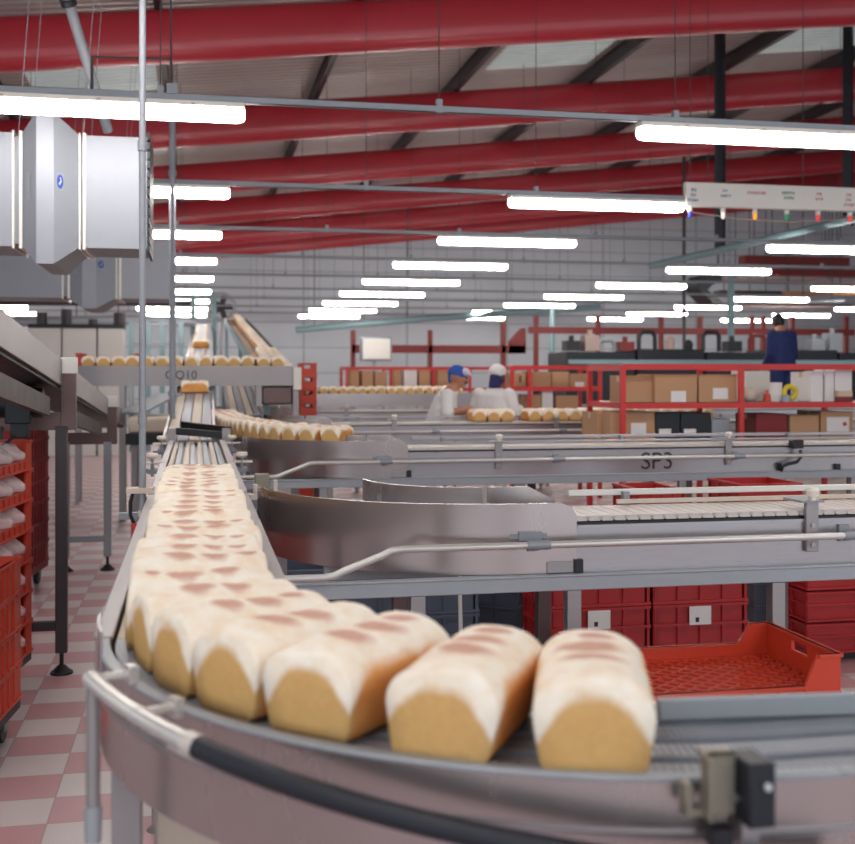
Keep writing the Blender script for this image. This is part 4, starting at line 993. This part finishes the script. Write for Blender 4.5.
def person(label, loc, rz, skin, J, coat, trousers, extra, group='workers', legs=True, coat_lo=.62):
    r = thing('person', label, 'person', (0, 0, 0), group)
    mb = MB(); f, side, up = head(mb, J['head'], J['look']); chain(mb, [J['head']-Vector((0, 0, .06)), J['neck']], [.055, .06])
    # whole body surface under the clothes
    hip, chest = Vector(J['hip']), Vector(J['chest']); chain(mb, [J['neck'], chest, (hip+chest)/2, hip], [.07, .12, .11, .12])
    for s in ('l', 'r'):
        sh, el, wr = (Vector(J[k+s]) for k in ('sh', 'el', 'wr')); chain(mb, [chest+Vector((0, 0, .1)), sh, el, wr], [.07, .055, .043, .03]); hand(mb, wr, J['hd'+s], (0, 0, 1))
        kn, an = Vector(J['kn'+s]), Vector(J['an'+s]); hp = hip+Vector((.09*(1 if s == 'r' else -1), 0, -.04)); chain(mb, [hp, kn, an], [.085, .058, .042]); chain(mb, [an-Vector((0, .02, .03)), an+Vector((0, .15, -.05))], [.045, .035])
    body = mb.build('body', skin, r, remesh=.0085, smooth_it=3, smooth=180)
    mb = MB(); sl, sr = Vector(J['shl']), Vector(J['shr']); wv = (sr-sl).length/2
    mid = chest.lerp(hip, .5); neck = Vector(J['neck'])
    slab(mb, [(hip+Vector((0, 0, -coat_lo+.5)), .19, .15), (hip, .185, .145), (mid, .18, .14), (chest, .20, .145), ((sl+sr)/2+Vector((0, 0, .0)), .17, .115), (neck+Vector((0, -.01, -.015)), .085, .085)])
    for s in ('l', 'r'):
        sh, el, wr = (Vector(J[k+s]) for k in ('sh', 'el', 'wr')); cuff = el.lerp(wr, J.get('sleeve', .25)); chain(mb, [sh.lerp(chest, .3), sh, el, cuff], [.085, .078, .064, .056])
    mb.build('coat' if coat == 'coat' else 'overall_top', coat, r, remesh=.011, smooth_it=4, smooth=180)
    mb = MB()
    chain(mb, [hip+Vector((-.05, 0, 0)), hip+Vector((.05, 0, 0))], [.135, .135])
    for s in ('l', 'r'):
        kn, an = Vector(J['kn'+s]), Vector(J['an'+s]); hp = hip+Vector((.09*(1 if s == 'r' else -1), 0, -.04)); chain(mb, [hp, kn, an+Vector((0, 0, .03))], [.115, .085, .07])
    mb.build('trousers', trousers, r, remesh=.012, smooth_it=4, smooth=180)
    for s in ('l', 'r'):
        an = Vector(J['an'+s]); mb = MB(); chain(mb, [an+Vector((0, -.03, -.035)), an+Vector((0, .08, -.04)), an+Vector((0, .17, -.05))], [.055, .05, .04]); mb.build('shoe', 'dark', r, remesh=.01, smooth_it=2, smooth=180)
    h = Vector(J['head'])
    for s in (-1, 1): MB().ball(h+f*.088+side*s*.034+up*.012, .010, n=8, m=6).build('eye', 'ink', body)
    extra(r, h, f, side, up)
    r.location = loc; r.rotation_euler = (0, 0, rz); return r
def cap_of(mb, h, f, up, side, r=.098, k=1.12):
    rings = []
    for j in range(8):
        t = j/7*PI*.53; rr = math.sin(t)
        rings.append([h+up*(.018+.105*math.cos(t))+(side*math.cos(2*PI*q/20)*.092+f*math.sin(2*PI*q/20)*.108)*max(rr, .02)-f*.008 for q in range(20)])
    mb.loft(rings)
def base_pose(hd, lean=0., **kw):
    J = dict(hip=(0, 0, .93), chest=(0, lean*.7, 1.25), neck=Vector((0, lean+.02, 1.46)), head=Vector(hd), look=(0, 1, -.25),
             shl=(-.19, lean*.9, 1.40), shr=(.19, lean*.9, 1.40), ell=(-.25, lean+.08, 1.14), elr=(.25, lean+.08, 1.14), wrl=(-.17, lean+.33, 1.16), wrr=(.17, lean+.33, 1.16),
             hdl=(0, 1, -.2), hdr=(0, 1, -.2), knl=(-.10, .02, .50), knr=(.10, .02, .50), anl=(-.11, -.02, .085), anr=(.11, -.02, .085))
    J.update(kw); return J
# first worker: side-on, facing right, reaching to the loaves
J = base_pose((0, .26, 1.50), .13, neck=Vector((0, .19, 1.36)), chest=(0, .10, 1.17), shl=(-.19, .13, 1.30), shr=(.19, .13, 1.30), ell=(-.22, .17, 1.06), elr=(.26, .12, 1.12), wrl=(-.12, .38, 1.14), wrr=(.20, .36, 1.17), hdl=(0, 1, -.1), hdr=(-.1, 1, -.1), hip=(0, 0, .90), sleeve=.1, look=(.12, 1, -.28))
def ex1(r, h, f, side, up):
    mb = MB(); cap_of(mb, h-f*.01, f, up, side); chain(mb, [h-f*.075+up*.02, h-f*.07-up*.06], [.045, .03]); mb.build('hair_cap', 'cap_blue', r, remesh=.008, smooth_it=2, smooth=180)
    mb = MB(); mb.ball(h+f*.055+up*.065, .086, .06, .048); chain(mb, [h+f*.11+up*.055-side*.05, h+f*.12+up*.05, h+f*.11+up*.055+side*.05], [.014, .016, .014]); mb.build('cap_peak', 'cap_lilac', r, remesh=.008, smooth_it=2, smooth=180)
    mb = MB(); mb.ball(h+f*.097-up*.040, .034, .02, .012); mb.build('moustache', 'hair', r, smooth=180)
person('man in white coat and blue cap with moustache leaning over the loaves', (2.48, 11.95, 0), -PI/2-.12, 'skin', J, 'coat', 'coat', ex1)
J = base_pose((0, .15, 1.505), .05, neck=Vector((0, .10, 1.385)), chest=(0, .06, 1.17), shl=(-.185, .06, 1.30), shr=(.185, .06, 1.30), hip=(0, 0, .91), sleeve=.7, wrr=(.2, .32, 1.15), ell=(-.27, .08, 1.1), elr=(.27, .06, 1.1))
def ex2(r, h, f, side, up):
    mb = MB(); cap_of(mb, h-f*.012+up*.012, f, up, side); mb.ball(h+up*.05-f*.02, .098, .11, .08); mb.build('hair_cap', 'cap_white', r, remesh=.008, smooth_it=2, smooth=180)
    mb = MB(); chain(mb, [h-f*.055-up*.035, h-f*.045-up*.12], [.062, .07]); mb.ball(h-up*.045, .088, .092, .06); mb.build('neck_cover', 'neck_navy', r, remesh=.009, smooth_it=2, smooth=180)
person('worker in white coat and white cap with dark neck cover seen from behind', (3.20, 12.3, 0), -.75, 'skin_dark', J, 'coat', 'coat', ex2)
# man in blue overalls on a platform
YM = 15.2; xm = xat(783, YM)
J = base_pose((.02, .15, 1.575), .05, neck=Vector((.01, .08, 1.46)), shl=(-.165, .03, 1.38), shr=(.165, .03, 1.38), ell=(-.215, .0, 1.10), elr=(.215, .04, 1.10), wrl=(-.19, .16, .94), wrr=(.20, .18, .93), hdl=(0, .5, -1), hdr=(0, .5, -1), sleeve=.9, look=(.2, 1, -.4))
def ex3(r, h, f, side, up):
    mb = MB(); cap_of(mb, h, f, up, side); mb.ball(h-f*.02-up*.01, .084, .09, .085); mb.build('hair', 'hair', r, remesh=.009, smooth_it=2, smooth=180)
person('person in navy blue overalls standing on a platform with back turned', (xm, YM, .70), .12, 'skin', J, 'overall', 'overall', ex3, coat_lo=.55)
pl = thing('work_platform', 'raised steel platform under the person in blue overalls', 'platform', (xm, YM, 0))
MB().box(xm-.9, xm+1.0, YM-.5, YM+.6, .63, .70).build('deck', 'steel_dull', pl)
for sx in (-.8, .9):
    for sy in (-.4, .5): mb = MB(); leg(mb, xm+sx, YM+sy, .63, .06); mb.build('leg', 'steel_dull', pl)

# ================================================================== SIGN BOARD
Ys = 9.94
a, b = at(684, 182, Ys), at(684, 207, Ys); xs0 = a.x; xs1 = xat(905, Ys); zt, zb = a.z, b.z
sg = thing('signal_sign', 'long white sign board hung at the upper right with coloured lamps below', 'sign', (xs0, Ys, 0))
MB().box(xs0, xs1, Ys-.03, Ys+.03, zb, zt).build('board', 'white_metal', sg, bevel=.012)
def scribble(px, lines, m, seed):
    rnd = random.Random(seed); mb = MB(); x = xat(px, Ys-.03)
    for li, wd in enumerate(lines):
        z = zt-.075-.047*li if len(lines) > 1 else zt-.085; xx = x-wd/2
        while xx < x+wd/2-.012:
            h = rnd.choice((.026, .026, .030)); k = rnd.randrange(4)
            mb.box(xx, xx+.005, Ys-.0315, Ys-.03, z-h/2, z+h/2)
            if k != 1: mb.box(xx, xx+.018, Ys-.0315, Ys-.03, z+h/2-.005, z+h/2)
            if k != 2: mb.box(xx, xx+.018, Ys-.0315, Ys-.03, z-.0025, z+.0025)
            if k != 0: mb.box(xx+.014, xx+.019, Ys-.0315, Ys-.03, z-h/2, z+h/2)
            xx += .027
    mb.build('sign_lettering', m, sg)
for i, (px, ln, m) in enumerate(((694, (.05, .06, .12), 'ink_blue'), (726, (.06, .10), 'ink_blue'), (757, (.19,), 'ink_red'), (789, (.14, .10), 'ink_green'), (820, (.06, .09), 'ink_red'), (849, (.05, .06, .10), 'ink_red'))): scribble(px, ln, m, i)
for i, (px, m) in enumerate(((690, 'lamp_blue'), (723, 'lamp_white'), (755, 'lamp_amber'), (787, 'lamp_green'), (818, 'lamp_red'), (850, 'lamp_red'))):
    x = xat(px, Ys)
    h = MB().cyl((x, Ys, zb), (x, Ys, zb-.04), .024, n=14).build('lamp_holder', 'white_metal', sg)
    mb = MB(); mb.cyl((x, Ys, zb-.04), (x, Ys, zb-.085), .020, .017, 14); mb.ball((x, Ys, zb-.085), .017, n=12); mb.build('signal_lamp', m, h)
for x in (xs0+.06, xs0+1.2, xs1-.1): MB().cyl((x, Ys, zt-.01), (x, Ys, roof_z(x)-.005), .004, n=6).build('hanger_wire', 'purlin', sg)
MB().tube([at(680, 205, Ys), at(690, 212, Ys), at(740, 219, Ys), at(790, 222, Ys), at(852, 219, Ys)], .006, 6).build('cable', 'pinkish', sg)

# ================================================================== BACKGROUND FITTINGS
def pipe(name, label, cat, pts, r, m, n=10):
    if name == 'service_pipe':
        t = thing('hanging_pipe', label, cat, pts[0]); MB().tube(pts, r, n).build('pipe', m, t, smooth=60)
        for f in (.15, .55, .9):
            p = pts[0].lerp(pts[1], f); MB().cyl(p, (p.x, p.y, roof_z(p.x)-.01), .012, n=6).build('hanger_rod', 'purlin', t)
        return t
    return tag(MB().tube(pts, r, n).build(name, m, smooth=60), label, cat)
pipe('service_pipe', 'long pale teal pipe crossing the back wall behind the lights', 'pipe', [at(296, 330, 30), at(420, 319, 29), at(560, 310, 27.5), at(600, 307, 27.5)], .09, 'teal')
pipe('wall_conduit', 'dark conduit rising on the back wall and bending to the right', 'conduit', [at(302, 392, 35.0), at(302, 290, 35.0), at(303, 281, 35.0), at(308, 276, 35.0), at(330, 273, 35.0), at(470, 277, 35.0)], .09, 'purlin')
for i, (px, y0, y1) in enumerate(((312, 262, 400), (396, 262, 400), (459, 262, 400), (648, 255, 400))):
    a = at(px, y0, 35.1); b = MB().box(a.x-.12, a.x+.12, 35.02, 35.35, 0, a.z); tag(b.build('wall_column', 'beam_grey'), 'grey steel upright against the back wall, %s from left' % ORD[i+1], 'column', 'back wall uprights')
cp = thing('control_panel', 'pale grey square control panel below the teal pipe near the back', 'control panel', at(376, 361, 26))
a, b = at(361, 337, 26), at(392, 361, 26); MB().box(a.x, b.x, 26, 26.25, b.z, a.z).build('cabinet', 'belt_grey', cp, bevel=.02); MB().box(a.x+.04, b.x-.04, 25.98, 26, b.z+.04, a.z-.04).build('door', 'white_metal', cp, bevel=.01)
MB().box(a.x+.3, a.x+.36, 26.05, 26.2, 0, b.z).build('stand', 'beam_grey', cp)
gt = thing('overhead_gantry', 'dull red gantry rail with a stepped end running behind the workers', 'gantry', at(470, 348, 27))
a = at(352, 347, 27); b = at(525, 347, 27); z0, z1 = at(400, 353, 27).z, at(400, 345, 27).z
MB().box(a.x, b.x, 27, 27.15, z0, z1).build('rail', 'red_dull', gt)
poly = [(at(508, 347, 27).x, z0), (at(526, 347, 27).x, z0), (at(526, 347, 27).x, at(526, 328, 27).z), (at(522, 347, 27).x, at(522, 328, 27).z), (at(510, 347, 27).x, at(510, 341, 27).z)]
MB().prism(poly, 27, 27.2).build('stepped_end', 'red_dull', gt)
for px in (353, 430, 503): x = xat(px, 27.07); MB().box(x-.05, x+.05, 27.0, 27.15, 0, at(px, 330 if px < 480 else 322, 27).z).build('post', 'red_dull', gt)
g5 = thing('overhead_gantry', 'long dull red rail behind the dark machinery at right', 'gantry', at(640, 330, 24))
a = at(530, 330, 24); b = at(855, 333, 24); z0, z1 = at(640, 334, 24).z, at(640, 327.5, 24).z
MB().box(a.x, b.x, 24, 24.15, z0, z1).build('rail', 'red_dull', g5)
for px in (536, 598, 661, 700, 752, 763, 792, 846): x = xat(px, 24.07); MB().box(x-.045, x+.045, 24.02, 24.13, 0, at(px, 316, 24).z).build('post', 'red_dull', g5)
# dark machine bank with fittings on top
YB = 20.5
mbk = thing('machine_bank', 'long dark blue-black machine bank with pipework along the right background', 'machine', (xat(700, YB), YB, 0))
a = at(567, 349, YB); b = at(860, 362, YB)
x = a.x; k = 0
while x < b.x:
    MB().box(x, min(b.x, x+1.35), YB, YB+1.2, 0, 1.93+.05*(k % 2)).build('machine_cabinet', 'navy', mbk, bevel=.02); x += 1.4; k += 1
mb = MB(); mb.box(a.x, b.x, YB-.12, YB-.06, 1.70, 1.78); mb.build('front_pipe', 'teal', mbk)
rnd = random.Random(3); x = a.x+.2
while x < b.x-.2:
    h = rnd.uniform(.12, .42); k = rnd.randrange(3); m_ = rnd.choice(('navy', 'dark', 'beam_grey', 'red_dull', 'pinkish', 'dark'))
    mb = MB(); z = 1.95
    if k == 0: mb.cyl((x, YB+.3, z), (x, YB+.3, z+h), .09, n=14); mb.ball((x, YB+.3, z+h), .10, n=12); nm = 'pump_motor'
    elif k == 1: mb.tube([(x-.15, YB+.3, z), (x-.15, YB+.3, z+h), (x-.08, YB+.3, z+h+.08), (x+.12, YB+.3, z+h+.08), (x+.18, YB+.3, z+h), (x+.18, YB+.3, z)], .045, 8); nm = 'pipe_loop'
    else: mb.box(x-.14, x+.14, YB+.2, YB+.5, z, z+h); mb.cyl((x, YB+.35, z+h), (x, YB+.35, z+h+.1), .05, n=10); nm = 'valve_box'
    mb.build(nm, m_, mbk); x += rnd.uniform(.28, .52)
# high-level ducts at the right back
for i, (px0, px1, y0, y1, Y, m, lb) in enumerate(((745, 850, 255, 267, 28, 'red_dull', 'upper maroon steel beam high at the right back'), (764, 860, 268, 277, 28.5, 'red_dull', 'lower maroon steel beam high at the right back'),
        (722, 860, 278, 284, 27, 'pinkish', 'long pale pinkish duct high at the right back'), (720, 782, 290, 297, 26, 'purlin', 'dark duct left of the timber panel at the right back'), (783, 860, 291, 296, 26, 'timber', 'orange-brown timber board high at the right back'),
        (738, 860, 303, 308, 29, 'pinkish', 'lower pinkish duct at the right back'), (802, 845, 298, 302, 25.5, 'beam_grey', 'short grey duct below the timber board'))):
    a, b = at(px0, y0, Y), at(px1, y1, Y)
    r = thing('overhead_duct' if m != 'timber' else 'timber_board', lb, 'duct' if 'duct' in lb else 'beam' if 'beam' in lb else 'board', (a.x, Y, 0)); MB().box(a.x, b.x, Y, Y+.4, b.z, a.z).build('body', m, r, bevel=.02)
    for f in (.12, .8): x = a.x+(b.x-a.x)*f; MB().cyl((x, Y+.2, a.z-.02), (x, Y+.2, roof_z(x)-.005), .012, n=6).build('hanger_rod', 'purlin', r)
ed = thing('duct_elbow', 'dark angular duct elbow high behind the third row of lights', 'duct', at(712, 290, 23))
mb = MB(); P_ = [at(px, py, 23) for px, py in ((698, 281), (703, 275), (722, 275), (722, 281), (712, 285), (708, 290), (724, 303), (713, 303), (700, 291))]
mb.prism([(p.x, p.z) for p in P_], 23, 23.7); mb.build('elbow', 'navy', ed); p = at(718, 276, 23.3); MB().cyl((p.x, 23.3, p.z-.05), (p.x, 23.3, roof_z(p.x)), .02, n=8).build('hanger_rod', 'purlin', ed)
pipe('roof_brace', 'slanting teal tube brace below the white sign board', 'brace', [at(650, 266, 15.5), at(713, 252, 14.5), at(860, 217, 12.5)], .05, 'teal')
pipe('hanging_post', 'dark square-looking hanger post behind the left of the sign board', 'post', [at(720, 252, 15.0), Vector((at(720, 252, 15.0).x, 15.0, roof_z(at(720, 252, 15).x)))], .085, 'navy', 4)
pipe('hanging_post', 'dark hanger post at the far right edge behind the sign board', 'post', [at(848, 226, 15.0), Vector((at(848, 226, 15.0).x, 15.0, roof_z(at(848, 226, 15).x)))], .085, 'navy', 4)
p = at(740, 345, 21.5); pipe('service_post', 'pale teal upright post behind the nearest rack', 'post', [(p.x, 21.9, 0), (p.x, 21.9, at(740, 270, 21.9).z)], .07, 'teal')
p = at(684, 345, 22.1); pipe('service_post', 'dark slim upright post left of the pale teal post', 'post', [(p.x, 22.1, 0), (p.x, 22.1, roof_z(p.x)-.03)], .035, 'purlin')
p = at(552, 345, 26); pipe('service_post', 'thin pale teal upright behind the second rack', 'post', [(p.x, 26, 0), (p.x, 26, at(552, 309, 26).z)], .06, 'teal')
# left background: partition panels, machine, fan
pn = thing('partition_cabinet', 'row of pale cabinets with a dark top rail at the left back', 'cabinet', at(70, 350, 22))
xs_ = [xat(p, 22) for p in (28, 61.5, 97, 124)]; zt, zb = at(70, 328, 22).z, at(70, 351, 22).z
for i in range(3): MB().box(xs_[i]+.015, xs_[i+1]-.015, 22, 22.5, 0, zt).build('door', 'white_metal', pn, bevel=.01)
MB().box(xs_[0], xs_[-1], 21.97, 22.55, zt, zt+.07).build('top_rail', 'navy', pn); MB().box(xs_[0], xs_[-1], 22.02, 22.52, 0, .1).build('plinth', 'dark', pn)
mb = MB(); rnd = random.Random(5); x = xs_[0]+.2
while x < xs_[-1]: mb.cyl((x, 22.3, zt+.07), (x, 22.3, zt+.07+rnd.uniform(.1, .3)), rnd.uniform(.05, .12), n=10); x += rnd.uniform(.2, .5)
mb.build('top_fitting', 'purlin', pn)
pipe('service_pipe', 'thick grey horizontal pipe above the pale cabinets at the left back', 'pipe', [at(10, 322, 24), at(130, 320, 24), at(196, 322, 24)], .10, 'beam_grey')
pipe('service_pipe', 'thinner dark pipe along the left back above the cabinets', 'pipe', [at(-10, 303, 25), at(90, 303, 25), at(196, 303, 25)], .06, 'purlin')
fn = thing('wall_fan', 'round grey ventilation fan above the rising belt at the back', 'fan', at(221, 306, 30))
c = at(221, 307, 30); mb = MB(); mb.tube([(c.x+.34*math.cos(2*PI*k/28), 30, c.z+.34*math.sin(2*PI*k/28)) for k in range(29)], .05, 8); mb.build('fan_ring', 'beam_grey', fn)
for k in range(5):
    t = 2*PI*k/5; d = Vector((math.cos(t), 0, math.sin(t))); MB().obox(c+d*.05, c+d*.31, .03, .14, (d.z*-1, .35, d.x)).build('fan_blade', 'purlin', fn)
mb = MB(); mb.cyl((c.x, 29.95, c.z), (c.x, 30.1, c.z), .07, n=14); mb.build('hub', 'dark', fn); MB().cyl((c.x, 30.03, c.z-.33), (c.x, 30.03, 0), .05, n=8).build('stand', 'beam_grey', fn)
fr = thing('lift_tower', 'pale teal upright frame around the top of the rising belt', 'frame', (.1, 24.5, 0))
for px in (193, 214): x = xat(px, 24.5); MB().box(x-.05, x+.05, 24.45, 24.55, 0, at(px, 292, 24.5).z).build('post', 'teal', fr)
MB().box(xat(193, 24.5), xat(214, 24.5), 24.46, 24.54, at(200, 296, 24.5).z, at(200, 292, 24.5).z).build('cross_bar', 'teal', fr)
g6 = thing('machine_scaffold', 'pale steel machine frame standing left of the rising belt at the back', 'frame', (xat(160, 23), 23, 0))
for px in (131, 148, 162, 181): x = xat(px, 23); MB().box(x-.05, x+.05, 23, 23.1, 0, at(px, 322, 23).z).build('post', 'teal', g6)
for y in (323, 343, 358): a, b = at(128, y, 23), at(184, y+2, 23); MB().box(a.x, b.x, 22.98, 23.12, b.z, a.z).build('cross_bar', 'belt_grey', g6)

# ================================================================== CAMERA, WORLD, VIEW
cam = bpy.data.cameras.new('camera'); co = bpy.data.objects.new('camera', cam); COL.objects.link(co)
cam.sensor_width = 36; cam.sensor_fit = 'HORIZONTAL'; cam.lens = 36*F/855
co.location = (0, 0, EYE); co.rotation_euler = (PI/2, 0, -TH)
cam.shift_y = -(422-HY)/855; cam.shift_x = 0
cam.clip_start = .05; cam.clip_end = 200
cam.dof.use_dof = True; cam.dof.focus_distance = 4.2; cam.dof.aperture_fstop = 3.8
sc.camera = co
w = bpy.data.worlds.new('world'); sc.world = w; w.use_nodes = True
w.node_tree.nodes['Background'].inputs[0].default_value = (.88, .95, 1, 1); w.node_tree.nodes['Background'].inputs[1].default_value = 1.0
vs = sc.view_settings; vs.view_transform = 'Standard'; vs.look = 'None'; vs.gamma = 1; vs.use_curve_mapping = False; vs.exposure = .5
